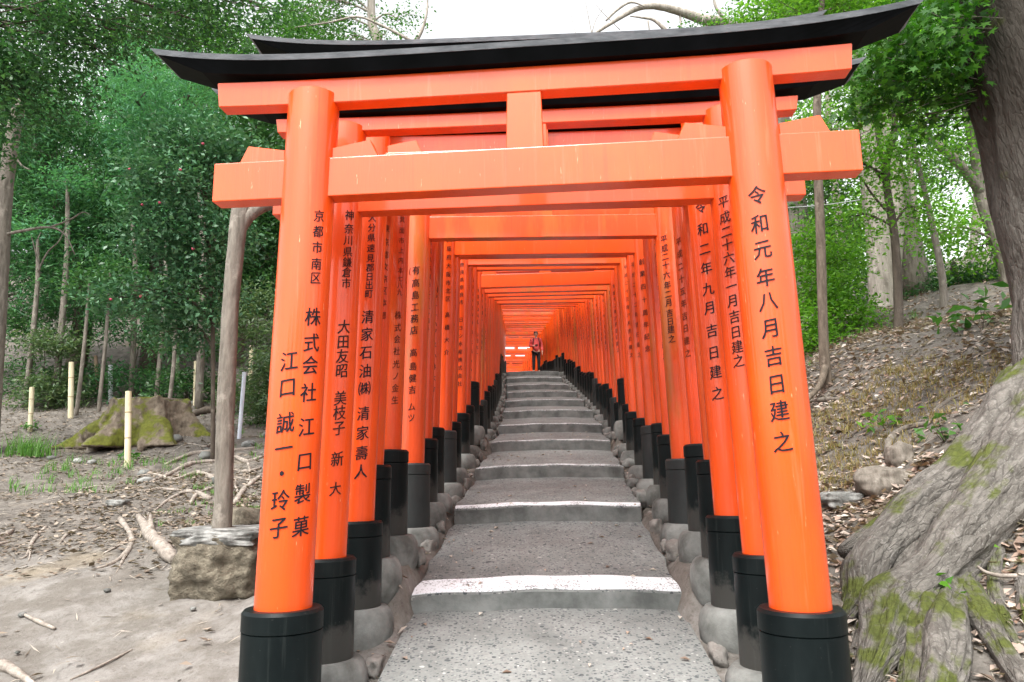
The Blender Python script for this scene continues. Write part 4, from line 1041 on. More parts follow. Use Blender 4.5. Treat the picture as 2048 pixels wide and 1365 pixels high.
# sprigs growing among the roots
def sprig(label, u, v, Y, n, L, mk='lf_bright', cat='plant', sp=.05, name='seedling', up=.5):
    p = at(u, v, Y); r_ = np.random.default_rng(int(u))
    root = thing(name, label, cat, tuple(p))
    P = r_.normal(size=(n, 3)) * sp; P[:, 2] = np.abs(P[:, 2]) * .8 + .02
    V, Fq = leaf_vf(r_, P, L, .45, up); nparray_mesh('leaf', V, Fq, M[mk], root)
    mb = MB()
    for q in P[:6]: mb.tube([(0, 0, -.05), tuple(q * .5), tuple(q)], [.003, .002, .001], 5)
    mb.build('stem', M['bark_dark'], root)
    return root
sprig('little fern sprig in the hollow between the two thickest roots', 1885, 1190, 4.12, 14, .09)
sprig('tiny bright sprig beneath the dangling dead twig at the right edge', 1975, 1135, 4.35, 10, .06)
g = G(1890, 880); sprig('low leafy seedling on the leaf litter left of the great trunk', 1890, 878, g[1] - .05, 26, .10, 'lf_mid', sp=.12)
g = G(1770, 858); sprig('small fern tuft on the straw-coloured bank', 1775, 858, g[1] - .05, 30, .10, 'lf_bright', sp=.12)
g = G(1965, 655); sprig('green fern near the top of the bank beside the great trunk', 1965, 655, g[1] - .05, 50, .2, 'lf_mid', sp=.2)
g = G(1960, 1330); sprig('single yellow-green fallen sprig near the bottom right roots', 1935, 1335, 3.75, 8, .08, 'strawgrass', sp=.04)
# dead twig at right edge
mb = MB(); p, r_ = smooth_path([at(1955, 1133, 4.2), at(1975, 1146, 4.15), at(2010, 1152, 4.1), at(2075, 1150, 4.05)], [.006, .010, .012, .014], 4)
mb.tube(p, r_, 7); tag(mb.build('dead_twig', M['deadwood'], None, True), 'pale dead twig poking in from the right edge before the roots', 'twig')
# ------------------------------------------------------------------ rocks and roots on the right bank
g = G(1680, 1010); o = rock_obj('flat_stone', (.14, .12, .06), M['lichen'], None, 31, 4, .25, .75); o.location = (g[0], g[1], g[2] + .03); tag(o, 'pale flat-topped stone beside the foremost right pillar', 'stone')
g = G(1770, 975); o = rock_obj('root_knob', (.22, .16, .12), M['bark_grey'], None, 33, 4, .3, .2); o.location = (g[0], g[1], g[2] + .03); tag(o, 'grey rounded root knob poking from the fallen leaves above the flat stone', 'root')
g = G(1800, 925); o = rock_obj('root_knob', (.10, .10, .12), M['bark_grey'], None, 34, 4, .3, .2); o.location = (g[0], g[1], g[2] + .03); tag(o, 'small pale knob just above the larger root knob', 'root')
def groundroot(label, pxs, rads, mat='deadwood', lift=.3, name='surface_root', branches=()):
    mb = MB()
    for pl, rr in [(pxs, rads)] + list(branches):
        P = []
        for (u, v), r_ in zip(pl, rr):
            q = G(u, v); q[2] += r_ * lift; P.append(q)
        p, r2 = smooth_path(P, rr, 4); mb.tube(p, r2 * (1 + RNG.uniform(-.12, .12, len(r2))), 8, .08, RNG)
    return tag(mb.build(name, M[mat], None, True), label, 'root')
groundroot('long thin root crossing the right bank below the trees', [(1800, 870), (1850, 840), (1900, 805), (1960, 780)], [.012, .018, .02, .01], 'bark_grey', .6)
groundroot('grey looping root on the right bank, between knob and straw grass', [(1780, 930), (1778, 890), (1810, 862), (1860, 850)], [.03, .035, .03, .02], 'bark_grey', .5)
groundroot('short root at the foot of the slender right trunk', [(1605, 810), (1650, 803), (1690, 800)], [.03, .03, .012], 'bark_grey', .6)
# ------------------------------------------------------------------ left roots, stump, stakes, log
groundroot('forked root lying on the sand left of the driftwood', [(240, 1040), (262, 1075), (255, 1105), (225, 1130), (185, 1142)], [.022, .022, .02, .014, .006], branches=[([(258, 1095), (245, 1125), (232, 1150)], [.014, .01, .005]), ([(262, 1075), (235, 1095), (205, 1110)], [.012, .009, .005])])
groundroot('thin branching root on the sand at the far left', [(92, 1056), (75, 1072), (62, 1090), (52, 1115), (38, 1120)], [.012, .016, .014, .008, .004], branches=[([(62, 1090), (60, 1110), (57, 1125)], [.01, .007, .003])])
groundroot('mossy root stub cut by the left edge', [(-20, 1085), (10, 1072), (26, 1062)], [.03, .025, .012], branches=[([(-10, 1095), (20, 1085)], [.02, .008])])
groundroot('small curved root between the forked one and the far left', [(118, 1090), (135, 1070), (165, 1060), (195, 1055)], [.008, .014, .012, .006])
groundroot('tapering root crossing the slope toward the rock block', [(300, 965), (340, 950), (380, 930), (430, 925)], [.012, .025, .028, .02])
groundroot('upper root running along the slope below the stump', [(330, 930), (380, 912), (430, 905), (510, 900)], [.015, .025, .03, .03])
groundroot('root hugging the ground right of the thin trunk', [(470, 1010), (485, 985), (500, 970), (520, 955)], [.03, .028, .024, .02], branches=[([(478, 990), (470, 970), (478, 945)], [.014, .012, .008])])
groundroot('flat root on the slope above the forked root', [(285, 985), (320, 980), (360, 982)], [.014, .02, .012])
groundroot('knotted root at the rear of the rock block', [(380, 1010), (395, 990), (425, 978)], [.018, .022, .014])
groundroot('thick dark root arching behind the thin trunk', [(385, 835), (405, 828), (440, 825), (470, 830)], [.05, .06, .06, .04], 'bark_dark', .7)
groundroot('pale root in front of the mossy stump', [(180, 905), (225, 895), (262, 885)], [.05, .06, .04], 'deadwood', .5)
groundroot('long thin twig lying on the sand near the bottom left', [(140, 1365), (190, 1340), (240, 1318), (265, 1300)], [.004, .006, .006, .003], 'deadwood', .8, 'fallen_twig')
groundroot('short stick lying on the pale sand at the lower left', [(42, 1228), (75, 1248), (110, 1262)], [.006, .012, .009], 'deadwood', .8, 'fallen_stick')
groundroot('pale branch end cut by the lower left corner', [(-30, 1335), (10, 1342), (40, 1356), (70, 1375)], [.03, .028, .02, .008], 'deadwood', .6, 'fallen_branch')
groundroot('long root winding from the thin trunk across the slope to the stump', [(430, 960), (395, 948), (350, 962), (310, 950), (270, 955)], [.03, .026, .022, .016, .006])
groundroot('root running below the tapering one toward the driftwood', [(420, 1000), (380, 985), (340, 1000), (310, 1022)], [.026, .022, .018, .006])
groundroot('fine root crossing the upper slope right of the stump', [(345, 905), (375, 890), (410, 895), (425, 885)], [.008, .016, .018, .014])
groundroot('root behind the thin trunk nearest to the foremost pillar', [(470, 915), (495, 925), (525, 915)], [.024, .026, .022], branches=[([(495, 925), (500, 950), (490, 975)], [.014, .012, .006])])
groundroot('pair of thin roots between the slope root and the pillar', [(462, 940), (490, 945), (522, 938)], [.016, .018, .014], branches=[([(470, 955), (500, 962), (524, 958)], [.010, .012, .008])])
groundroot('faint root on the brown slope far left', [(150, 985), (190, 975), (235, 978)], [.008, .014, .006])
# driftwood log
mb = MB(); P = [G(276, 1040), G(298, 1075), G(325, 1108), G(348, 1130)]
for q in P: q[2] += .03
p, r_ = smooth_path(P, [.02, .045, .05, .035], 5); mb.tube(p, r_, 12, .15, RNG)
P2 = [P[1] + [.01, 0, .02], G(300, 1045) + [0, 0, .06]]; mb.tube(P2, [.03, .012], 8)
tag(mb.build('driftwood_log', M['deadwood'], None, True), 'bleached split log lying against the left foot of the rock block', 'log')
g = G(235, 1012); o = rock_obj('flat_stone', (.09, .07, .03), M['lichen'], None, 36, 3, .3, .7); o.location = (g[0], g[1], g[2] + .02); tag(o, 'small flat greenish stone on the slope above the forked root', 'stone')
# mossy stump
gs = G(262, 893); gs = np.array([gs[0], gs[1] + .45, gz(gs[0], gs[1] + .45)])
st = thing('tree_stump', 'broad moss-covered tree stump with flaring roots behind the bamboo stake', 'stump', tuple(gs))
mb = MB()
k = gs[1] / F
v, f = [], []
seg, lev = 48, 10
for i in range(lev + 1):
    t = i / lev; z = -.15 + (.15 + 76 * k) * t
    for j in range(seg):
        a = 2 * math.pi * j / seg
        fl = (1 - t) ** 1.8
        r_ = (74 * k) * (1 + .72 * fl * (1 + .9 * math.cos(7 * a + .6)) + .05 * math.sin(3 * a) + .05 * math.cos(7 * a + .6) + .04 * math.sin(13 * a + 2 * t))
        v.append((r_ * math.cos(a), r_ * math.sin(a) * .8, z + (.03 * math.sin(4 * a) + .02 * math.sin(11 * a) if i == lev else 0)))
for i in range(lev):
    for j in range(seg):
        q = (j + 1) % seg; f.append((i * seg + j, i * seg + q, (i + 1) * seg + q, (i + 1) * seg + j))
f.append(tuple(range(seg))[::-1]); f.append(tuple(range(lev * seg, (lev + 1) * seg)))
mb.add(v, f)
for u0, v0, u1, v1, r0, r1 in ((225, 850, 132, 897, .13, .06), (255, 860, 190, 900, .09, .05), (320, 850, 340, 890, .1, .05), (300, 860, 280, 905, .09, .04), (215, 850, 160, 880, .09, .05)):
    a = at(u0, v0, gs[1] - .45); c = G(u1, v1); p, r_ = smooth_path([a, .5 * (a + c) + [0, 0, .02], c], [r0 * 1.3, r0, r1], 4); mb.tube(p - gs, r_, 10)
o = mb.build('stump_body', M['bark_mossy'], st, True); remesh(o, .022, .05, .12, 2)
o = lathe('cut_face', [(66 * k, 0), (66 * k, .02)], M['deadwood'], st, 32); o.location = (0, 0, 74 * k); o.scale = (1, .8, 1)
# stakes
SG = 'stakes planted round the stump'
for i, (u, vt, vb_, ut, w, mk, lab) in enumerate([
    (60, 775, 862, 64, 9, 'bamboo_tan', 'short pale bamboo stake behind the grass clump'),
    (141, 725, 838, 143, 10, 'bamboo_tan', 'pale bamboo stake at upper left, behind the stump\'s long root'),
    (197, 712, 792, 191, 7, 'stake_dark', 'thin dark brown stake between the pale one and the grey one'),
    (221, 731, 800, 221, 9, 'stake_grey', 'grey stake just behind the stump\'s left shoulder'),
    (255, 783, 935, 257, 12, 'bamboo_tan', 'tall pale bamboo stake right in front of the mossy stump'),
    (360, 708, 800, 352, 9, 'bamboo_green', 'leaning green bamboo stake right of the stump'),
    (391, 723, 812, 393, 10, 'bamboo_tan', 'pale bamboo stake halfway between stump and thin trunk'),
    (478, 745, 878, 489, 8, 'stake_blue', 'pale bluish leaning pole right of the thin trunk'),
    (499, 692, 778, 503, 8, 'bamboo_tan', 'short pale bamboo stake farthest right, near the foremost pillar'),
    (533, 718, 800, 529, 8, 'bamboo_green', 'green bamboo stake half hidden beside the foremost left pillar')]):
    g = G(u, vb_); tp = at(ut, vt, g[1]); r_ = w * .5 / F * g[1]
    root = thing('garden_stake', lab, 'stake', tuple(g), 0, SG)
    d = tp - g
    P = [g - g + d * t for t in np.linspace(-.12, 1, 6)]
    mb = MB(); mb.tube(P, [r_] * 5 + [r_ * .96], 12); mb.build('stake_shaft', M[mk], root, False)
    if 'bamboo' in mk:
        for t in (.38, .72): 
            mb = MB(); mb.tube([d * (t - .008), d * t, d * (t + .008)], [r_ * 1.02, r_ * 1.14, r_ * 1.02], 12); mb.build('stake_node', M['node'] if mk == 'bamboo_tan' else M['bamboo_green'], root, True)
# grass clump, small tufts
def blades(rng, base, n, L, w, spread):
    V, Fq = [], []
    for i in range(n):
        a = rng.uniform(0, 2 * np.pi); b0 = base + np.array([rng.normal() * spread, rng.normal() * spread, 0])
        out = np.array([math.cos(a), math.sin(a), 0]); l = L * rng.uniform(.5, 1.1); c = rng.uniform(.35, .95)
        s = np.array([-out[1], out[0], 0]) * w
        k = len(V)
        for t in (0, .35, .7, 1.):
            p = b0 + out * l * c * t * t * .9 + np.array([0, 0, l * (t * (1 - .45 * c * t))])
            ww = s * (1 - t * .92); V += [p - ww, p + ww]
        Fq += [(k + 2 * j, k + 2 * j + 1, k + 2 * j + 3, k + 2 * j + 2) for j in range(3)]
    return np.array(V), np.array(Fq)
g = G(58, 915); root = thing('grass_clump', 'lush clump of long green grass at the left edge by the short stake', 'grass clump', tuple(g))
V, Fq = blades(RNG, np.zeros(3), 260, .42, .006, .14); nparray_mesh('blade', V, Fq, M['grass'], root)
for u, v, lab in ((255, 925, 'dark green seedling at the foot of the tall front stake'), (440 - 20, 780, 'small weed by the pale stake right of the stump'), (62, 860, 'small leafy weed at the short stake\'s foot')):
    g = G(u, v); sprig(lab, u, v, g[1] - .03, 45, .085, 'lf_mid', sp=.07)
allV, allF, off = [], [], 0
def grass_region(n, fx, L=.16):
    global off
    for _ in range(n):
        x, y_ = fx()
        V, Fq = blades(RNG, np.array([x, y_, gz(x, y_)]), 9, L, .004, .03)
        allV.append(V); allF.append(Fq + off); off += len(V)
grass_region(60, lambda: (RNG.uniform(-5.5, -4), RNG.uniform(7.4, 9.4)))
grass_region(90, lambda: (RNG.uniform(-4, -1.6), RNG.uniform(8, 13)), .14)
grass_region(50, lambda: (RNG.uniform(-3.2, -1.8), RNG.uniform(6, 8)), .08)
grass_region(40, lambda: (RNG.uniform(3, 6), RNG.uniform(9.5, 12)), .18)
tag(nparray_mesh('weeds', np.concatenate(allV), np.concatenate(allF), M['grass']), 'sparse green weeds scattered over the slope on both sides', 'weeds', None, 'stuff')
allV, allF, off = [], [], 0
grass_region(600, lambda: (RNG.uniform(2.5, 4.4), RNG.uniform(6.0, 8.0)), .09)
tag(nparray_mesh('straw_grass', np.concatenate(allV), np.concatenate(allF), M['strawgrass']), 'short straw-coloured dry grass on the right bank', 'grass', None, 'stuff')
# ------------------------------------------------------------------ leaf litter
def litter(xy, L, asp, name, label, mat, lift=.008, tilt=.5):
    x, y_ = xy[:, 0], xy[:, 1]; n = len(x)
    z = terr(x, y_) + RNG.uniform(0, lift, n) + .004
    a = RNG.uniform(0, 2 * np.pi, n); ll = L * RNG.uniform(.45, 1.3, n)
    d = np.stack([np.cos(a), np.sin(a), RNG.normal(0, tilt * .5, n)], 1)
    s = np.stack([-np.sin(a), np.cos(a), RNG.normal(0, tilt * .7, n)], 1) * asp * .5
    b = np.stack([x, y_, z], 1)
    m_ = b + d * ll[:, None] * .5; cup = np.zeros((n, 3)); cup[:, 2] = ll * RNG.uniform(-.02, .16, n)
    V = np.stack([b, m_ + s * ll[:, None] + cup, b + d * ll[:, None], m_ - s * ll[:, None] + cup], 1).reshape(-1, 3)
    zt = terr(V[:, 0], V[:, 1]); V[:, 2] = np.maximum(V[:, 2], zt + .002)
    o = nparray_mesh(name, V, np.arange(n * 4).reshape(n, 4), mat)
    return tag(o, label, 'leaf litter', None, 'stuff')
def U(n, x0, x1, y0, y1): return np.stack([RNG.uniform(x0, x1, n), RNG.uniform(y0, y1, n)], 1)
A1 = np.concatenate([U(16000, 1.45, 6.5, 4.2, 10.5), U(7000, 3, 10, 8, 14), U(1500, 1.3, 3., 3., 4.6), U(3500, 1.5, 3.2, 4.4, 6.4)])
fldd = np.sin(A1[:, 0] * 2.1 + 1) * np.sin(A1[:, 1] * 1.7) + .5 * RNG.normal(size=len(A1)); A1 = A1[fldd > -.55]
litter(A1, .068, .55, 'leaf_litter', 'brown and tan fallen leaves carpeting the right bank', M['litter'], .02, .55)
A2 = np.concatenate([U(7500, -9, -1.5, 7, 16), U(5000, -4.2, -1.3, 4.9, 8.5), U(420, -4.5, -1.3, 2.4, 5), U(2500, -2.6, -1.3, 5, 8), U(4000, -12, -4, 8, 15)])
A2 = A2[RNG.uniform(0, 1, len(A2)) < .25 + .75 * (A2[:, 1] > 5.4)]
litter(A2, .055, .5, 'leaf_litter', 'dry brown leaves and debris scattered on the left slope', M['litter_dull'], .015, .4)
A3 = np.concatenate([U(3600, -5.5, -1.3, 4.9, 9), U(7000, -9, -1.5, 8, 14), U(160, -4, -1.3, 2.5, 5), U(4500, 1.5, 6, 4.4, 10), U(500, 1.3, 3, 3, 4.5)])
litter(A3, .11, .07, 'twig_litter', 'dry twigs and straw scattered over the slopes', M['litter_pale'], .02, .25)
# leaves caught in the gutters beside the path
n = 900; yy = RNG.uniform(2.6, 12, n); sd = RNG.choice([-1, 1], n); A4 = np.stack([XC(yy) + sd * RNG.uniform(.76, 1.35, n), yy], 1)
litter(A4, .05, .5, 'leaf_litter', 'small dead leaves caught in the gutters beside the path', M['litter'], .02, .5)
TY = [p_[0] for p_ in STEP]
def tread_z(x, y_):
    k = int(np.searchsorted(TY, y_ - .03)) - 1
    if k < 0: y0, z0, y1, z1 = -6, -2.15, 4.275, -.705
    elif k + 1 < len(STEP): y0, z0 = STEP[k]; y1, z1 = STEP[k + 1][0] + .015, STEP[k + 1][1] - .115
    else: y0, z0, y1, z1 = *STEP[-1], 34., 4.86
    sx_ = (x - float(XC(y_))) / .745
    return EYE + z0 + (z1 - z0) * (y_ - y0) / (y1 - y0) + .022 * (1 - sx_ * sx_)
n = 110; yy = RNG.uniform(2.9, 11, n); sx_ = RNG.uniform(-1, 1, n); sx_ = np.sign(sx_) * np.abs(sx_) ** .6 * .70
A5 = np.stack([XC(yy) + sx_, yy], 1); o = litter(A5, .042, .5, 'leaf_litter', 'few small dead leaves lying on the concrete treads', M['litter'], .004, .2)
co_ = np.empty(n * 12, np.float32); o.data.vertices.foreach_get('co', co_); co_ = co_.reshape(n, 4, 3)
for i in range(n):
    for q in range(4): co_[i, q, 2] = tread_z(float(co_[i, q, 0]), float(co_[i, q, 1])) + .006 + .008 * (q % 2)
o.data.vertices.foreach_set('co', co_.ravel()); o.data.update()
# pale pebbles on the left slope
for i in range(26):
    x, y_ = RNG.uniform(-6.5, -1.8), RNG.uniform(7.5, 13)
    o = rock_obj('pebble', (.06, .05, .035), M['lichen'] if i % 2 else M['footing'], None, 60 + i, 2, .3, .3) if i < 4 else pebs[i % 4].copy()
    if i >= 20: x, y_ = RNG.uniform(-3.6, -1.5), RNG.uniform(3.2, 5.2)
    if i == 0: pebs = []
    if i < 4: pebs.append(o)
    else: link(o)
    o.location = (x, y_, gz(x, y_) + .015); o.rotation_euler = (0, 0, RNG.uniform(0, 3)); s_ = RNG.uniform(.6, 1.7) if i < 20 else RNG.uniform(.2, .4); o.scale = (s_, s_, s_)
    tag(o, 'pale pebble lying on the leafy slope around the stump' if i < 20 else 'tiny pebble lying on the trodden sand before the rock block', 'stone', 'pale pebbles on the left slope' if i < 20 else 'tiny pebbles on the sand')
# ------------------------------------------------------------------ far woods (one mass, cannot be counted)
def woods(name, label, els, n, L, mat, seed):
    rng = np.random.default_rng(seed)
    P, _ = crown_points(rng, els, n, 10, .5, .0)
    V, Fq = leaf_vf(rng, P, L, .5, .4, .2)
    return tag(nparray_mesh(name, V, Fq, mat), label, 'woods', None, 'stuff')
E_ = []
for i in range(46):
    x = -34 + 31 * RNG.uniform(); y_ = RNG.uniform(25, 36); z = gz(x, y_); h = RNG.uniform(4, 10)
    E_.append((x, y_, z + RNG.uniform(1, h), RNG.uniform(2, 3.5), 2, RNG.uniform(1.8, 3.2)))
woods('distant_woods', 'dark mass of distant woods behind the left trees', E_, 60000, .30, M['lf_dark'], 91)
E_ = []
for i in range(40):
    x = 4.5 + 32 * RNG.uniform(); y_ = RNG.uniform(24, 38); z = gz(x, y_); h = RNG.uniform(1, 5.5)
    E_.append((x, y_, z + h * RNG.uniform(.2, 1), RNG.uniform(1.6, 3), 2, RNG.uniform(1.2, 2.4)))
woods('distant_woods', 'sunlit mass of distant woods glimpsed through the right trees', E_, 26000, .26, M['lf_bright'], 92)
# trees on both slopes beside the far tunnel, which the gates hide from the viewpoint
pr_ = None
for i, (x, y_, sc_) in enumerate(((-4.2, 17.5, .8), (-6.5, 19.5, 1.), (-3.6, 22.5, .95), (-7, 25, 1.1), (-4, 29, 1.), (4.6, 18.5, .75), (7.2, 20, .8), (4.4, 24, .9), (9.5, 23, .9), (6.2, 28, 1.), (-4, 36, 1.), (4.5, 35, 1.))):
    zb = gz(x, y_)
    if pr_ is None:
        pr_ = tree('slope_tree', 'evergreen on the slope beside the far tunnel, behind the gates', 'tree', [(x, y_, zb - .1), (x + .1, y_, zb + 2), (x + .2, y_, zb + 5)], [.17, .13, .06],
                   [(x, y_, zb + 2.6, 1.6, 1.6, 1.3), (x + .9, y_ + .3, zb + 4., 1.3, 1.3, 1.1), (x - .8, y_ - .4, zb + 4.2, 1.3, 1.3, 1.1), (x + .1, y_, zb + 5.6, 1.2, 1.2, 1.), (x - .3, y_ - .7, zb + 1.6, 1.2, 1.2, .9)], 9000, .15, M['lf_mid'], M['bark_dark'], 'trees beside the far tunnel', limb=.05, spread=.22, seed=96)
        index_kids(); pr_.scale = (sc_,) * 3
    else:
        c = copy_tree(pr_); c.location = (x, y_, zb - .1); c.rotation_euler = (0, 0, i * 1.7); c.scale = (sc_, sc_, sc_ * (1 + .06 * (i % 3)))
# a few trees stand behind the viewpoint, as on the rest of the slope
bp_ = None
for i, x in enumerate((-11, -5.5, 0.5, 6, 11.5)):
    y_ = -15 - 2 * (i % 2)
    zb = gz(x, y_)
    if bp_ is None:
        bp_ = tree('slope_tree', 'tree on the slope behind the viewpoint, outside the photo', 'tree', [(x, y_, zb - .1), (x, y_, zb + 3), (x + .3, y_, zb + 6.5)], [.25, .2, .1], [(x, y_, zb + 5, 3, 2.4, 2.4), (x + 1.5, y_, zb + 3, 2.2, 2, 1.8), (x - 1.6, y_, zb + 3.4, 2.2, 2, 1.8), (x, y_, zb + 7, 2, 2, 1.4)], 9000, .24, M['lf_mid'], M['bark_dark'], 'trees behind the viewpoint', limb=.06, seed=97)
        index_kids()
    else:
        c = copy_tree(bp_); c.location = (x, y_, zb - .1); c.rotation_euler = (0, 0, i * 1.3)
# ------------------------------------------------------------------ cable on the right
mb = MB(); p = [at(1560 + 16 * i, 416 - i * 1.6 + 3 * math.sin(i / 10 * math.pi), 9.0) for i in range(11)]
mb.tube(p, .005, 6); tag(mb.build('cable', M['cable']), 'thin grey line strung between the tunnel and the slender right trunk', 'cable')
# ------------------------------------------------------------------ person
def skinmesh(name, joints, edges, mat, parent, root=0, sub=2, mats=None):
    me = bpy.data.meshes.new(name); me.from_pydata([j[0] for j in joints], edges, [])
    o = bpy.data.objects.new(name, me); link(o, parent)
    m = o.modifiers.new('k', 'SKIN'); m.use_smooth_shade = True
    for i, j in enumerate(joints):
        sv = me.skin_vertices[0].data[i]; sv.radius = (j[1], j[2] if len(j) > 2 else j[1]); sv.use_root = i == root
    m = o.modifiers.new('s', 'SUBSURF'); m.levels = sub; m.render_levels = sub
    bpy.context.view_layer.update()
    nm = bpy.data.meshes.new_from_object(o.evaluated_get(bpy.context.evaluated_depsgraph_get()))
    o.modifiers.clear(); o.data = nm; nm.materials.clear(); nm.materials.append(mat); nm.shade_smooth()
    return o
pp = at(1073, 741, 29.0); pz = EYE + 4.80 - (34 - 33.0) * .14 + .03
ps_ = thing('person', 'person in red jacket and black trousers with a backpack, standing up the path', 'person', (pp[0], 29.0, float(np.interp(29.0, [20.74, 34], [3.03, 4.86])) + EYE + .02), R(4))
J = [((0, .0, .90), .125, .10), ((0, 0, 1.08), .115, .09), ((0, -.005, 1.27), .15, .10), ((0, .0, 1.38), .075, .07), ((0, -.005, 1.45), .05), ((0, -.02, 1.50), .062, .07), ((0, -.015, 1.565), .075, .088), ((0, -.005, 1.635), .055, .065),
     ((-.17, 0, 1.345), .055), ((-.235, .03, 1.10), .042), ((-.10, -.20, 1.06), .032), ((-.03, -.225, 1.07), .03, .018),
     ((.17, 0, 1.345), .055), ((.225, .02, 1.08), .042), ((.235, -.05, .86), .032), ((.235, -.06, .78), .03, .018),
     ((-.09, 0, .80), .085), ((-.105, -.01, .47), .058), ((-.11, .02, .10), .042), ((-.12, -.11, .035), .036, .03),
     ((.09, 0, .80), .085), ((.10, -.03, .47), .058), ((.10, .02, .10), .042), ((.12, -.10, .035), .036, .03)]
E2 = [(0, 1), (1, 2), (2, 3), (3, 4), (4, 5), (5, 6), (6, 7), (2, 8), (8, 9), (9, 10), (10, 11), (2, 12), (12, 13), (13, 14), (14, 15), (0, 16), (16, 17), (17, 18), (18, 19), (0, 20), (20, 21), (21, 22), (22, 23)]
for hb, dirv in ((11, (1, -.1, .1)), (15, (.0, -.15, -1))):
    hp = np.array(J[hb][0]); dv = np.array(dirv, float); dv /= np.linalg.norm(dv)
    sv = np.array([0, 0, 1.]) if hb == 11 else np.array([0, 1., 0])
    for q, ln in enumerate((.072, .08, .075, .058)):
        i0 = len(J); b0 = hp + sv * (.027 - .018 * q) + dv * .02
        J.append((tuple(b0 + dv * ln * .5), .009)); J.append((tuple(b0 + dv * ln * .85 + np.array([0, .012, -.008])), .007)); E2 += [(hb, i0), (i0, i0 + 1)]
    i0 = len(J); J.append((tuple(hp + sv * .04 - dv * .005), .010)); J.append((tuple(hp + sv * .06 + dv * .03), .008)); E2 += [(hb, i0), (i0, i0 + 1)]
skinmesh('body', J, E2, M['skin'], ps_, 0, 1)
mb = MB(); mb.add(*tube_vf([(0, -.085, 1.575), (0, -.105, 1.545), (0, -.098, 1.535)], [.007, .013, .010], 8)); mb.build('nose', M['skin'], ps_, True)
for s in (-1, 1):
    o = rock_obj('eye', (.011, .007, .007), M['shoe'], ps_, 1, 1, 0, 0); o.location = (s * .03, -.088, 1.582)
    o = rock_obj('ear', (.012, .02, .028), M['skin'], ps_, 1, 2, .1, 0); o.location = (s * .078, .0, 1.565)
o = rock_obj('mouth', (.024, .006, .006), M['petal'], ps_, 1, 1, 0, 0); o.location = (0, -.086, 1.51)
JJ = [((0, .005, .80), .16, .13), ((0, 0, 1.06), .15, .125), ((0, 0, 1.28), .175, .125), ((0, 0, 1.39), .09, .085), ((-.18, 0, 1.35), .07), ((-.24, .03, 1.10), .058), ((-.12, -.18, 1.06), .045), ((.18, 0, 1.35), .07), ((.23, .02, 1.08), .058), ((.24, -.045, .88), .046)]
skinmesh('jacket', JJ, [(0, 1), (1, 2), (2, 3), (2, 4), (4, 5), (5, 6), (2, 7), (7, 8), (8, 9)], M['jacket'], ps_, 0)
JT = [((0, 0, .95), .165, .135), ((-.09, 0, .78), .10), ((-.105, -.01, .47), .072), ((-.11, .015, .09), .06), ((.09, 0, .78), .10), ((.10, -.03, .47), .072), ((.10, .015, .09), .06)]
skinmesh('trousers', JT, [(0, 1), (1, 2), (2, 3), (0, 4), (4, 5), (5, 6)], M['trouser'], ps_, 0)
for s in (-1, 1):
    skinmesh('shoe', [((s * .11, .045, .045), .045, .04), ((s * .115, -.06, .04), .045, .035), ((s * .12, -.14, .03), .035, .025)], [(0, 1), (1, 2)], M['shoe'], ps_, 0, 1)
o = rock_obj('hair', (.088, .10, .10), M['hair'], ps_, 2, 3, .12, 0); o.location = (0, .018, 1.60)
bm = bmesh.new(); bm.from_mesh(o.data)
bmesh.ops.delete(bm, geom=[v for v in bm.verts if v.co.y < -.045 and v.co.z < .025], context='VERTS'); bm.to_mesh(o.data); bm.free()
bk = rock_obj('backpack', (.14, .08, .21), M['strap'], ps_, 8, 3, .08, .6); bk.location = (0, .19, 1.18)
for s in (-1, 1):
    mb = MB(); mb.tube([(s * .10, .12, 1.36), (s * .105, .0, 1.43), (s * .11, -.115, 1.34), (s * .125, -.135, 1.20), (s * .15, -.06, 1.06)], [.02] * 5, 8); mb.build('backpack_strap', M['strap'], ps_, True)
hp = bpy.data.objects.new('phone', None)
bpy.data.objects.remove(hp)
o = box_obj('handheld_case', -.045, .045, -.008, .008, -.06, .06, M['phone'], None, .004); o.parent = None
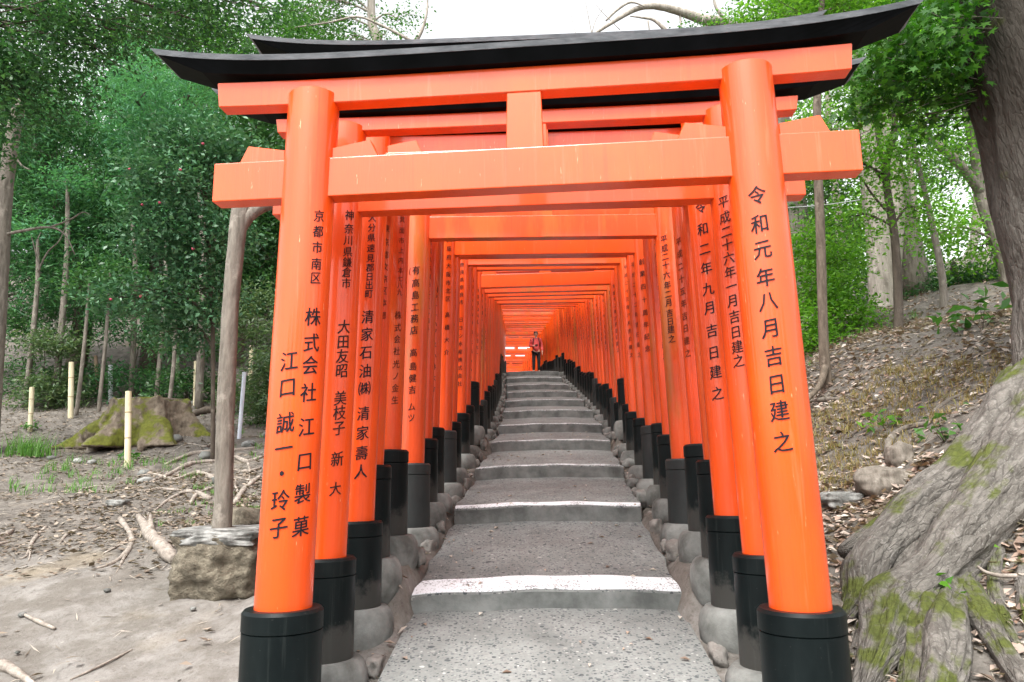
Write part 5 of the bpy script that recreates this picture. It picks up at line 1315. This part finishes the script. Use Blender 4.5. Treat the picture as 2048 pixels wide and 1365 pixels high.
pc = ps_.location; o.location = (pc[0] + .01, pc[1] - .252, pc[2] + 1.075); o.rotation_euler = (.3, R(70), 0)
tag(o, 'small dark red case held in front of the distant person\'s waist', 'phone')
# ------------------------------------------------------------------ light, sky, camera
w = bpy.data.worlds.new('World'); scene.world = w; w.use_nodes = True
nt = w.node_tree; nt.nodes.clear()
SUN_EL, SUN_AZ = R(58), R(200)
sky = N(nt, 'ShaderNodeTexSky'); sky.sky_type = 'NISHITA'; sky.sun_disc = False; sky.sun_elevation = SUN_EL; sky.sun_rotation = SUN_AZ; sky.air_density = 1.0; sky.dust_density = 4.0
hs = N(nt, 'ShaderNodeHueSaturation'); hs.inputs['Saturation'].default_value = .10
bgd = N(nt, 'ShaderNodeBackground'); bgd.inputs[1].default_value = .15
out = N(nt, 'ShaderNodeOutputWorld')
nt.links.new(sky.outputs[0], hs.inputs['Color']); nt.links.new(hs.outputs[0], bgd.inputs[0]); nt.links.new(bgd.outputs[0], out.inputs[0])
sl = bpy.data.lights.new('sun', 'SUN'); sl.energy = 1.0; sl.angle = R(18); sl.color = (1, .96, .90)
so = bpy.data.objects.new('sun', sl); link(so)
# direction to the sun: rotation 0 = +Y, clockwise seen from above
dv = Vector((math.sin(SUN_AZ) * math.cos(SUN_EL), math.cos(SUN_AZ) * math.cos(SUN_EL), math.sin(SUN_EL)))
so.rotation_euler = dv.to_track_quat('Z', 'Y').to_euler()
cd = bpy.data.cameras.new('camera'); co = bpy.data.objects.new('camera', cd); link(co)
cd.sensor_width = 36; cd.lens = F / 2048 * 36; cd.clip_end = 600; cd.clip_start = .05
co.matrix_world = Matrix.Translation((0, 0, EYE)) @ Matrix.Rotation(math.pi / 2 + PITCH, 4, 'X') @ Matrix.Rotation(ROLL, 4, 'Z')
scene.camera = co
scene.view_settings.view_transform = 'Standard'; scene.view_settings.look = 'None'; scene.view_settings.gamma = 1
scene.view_settings.exposure = 1.75
scene.cycles.max_bounces = 10; scene.cycles.diffuse_bounces = 6; scene.cycles.glossy_bounces = 4; scene.cycles.transmission_bounces = 6
scene.cycles.use_denoising = True
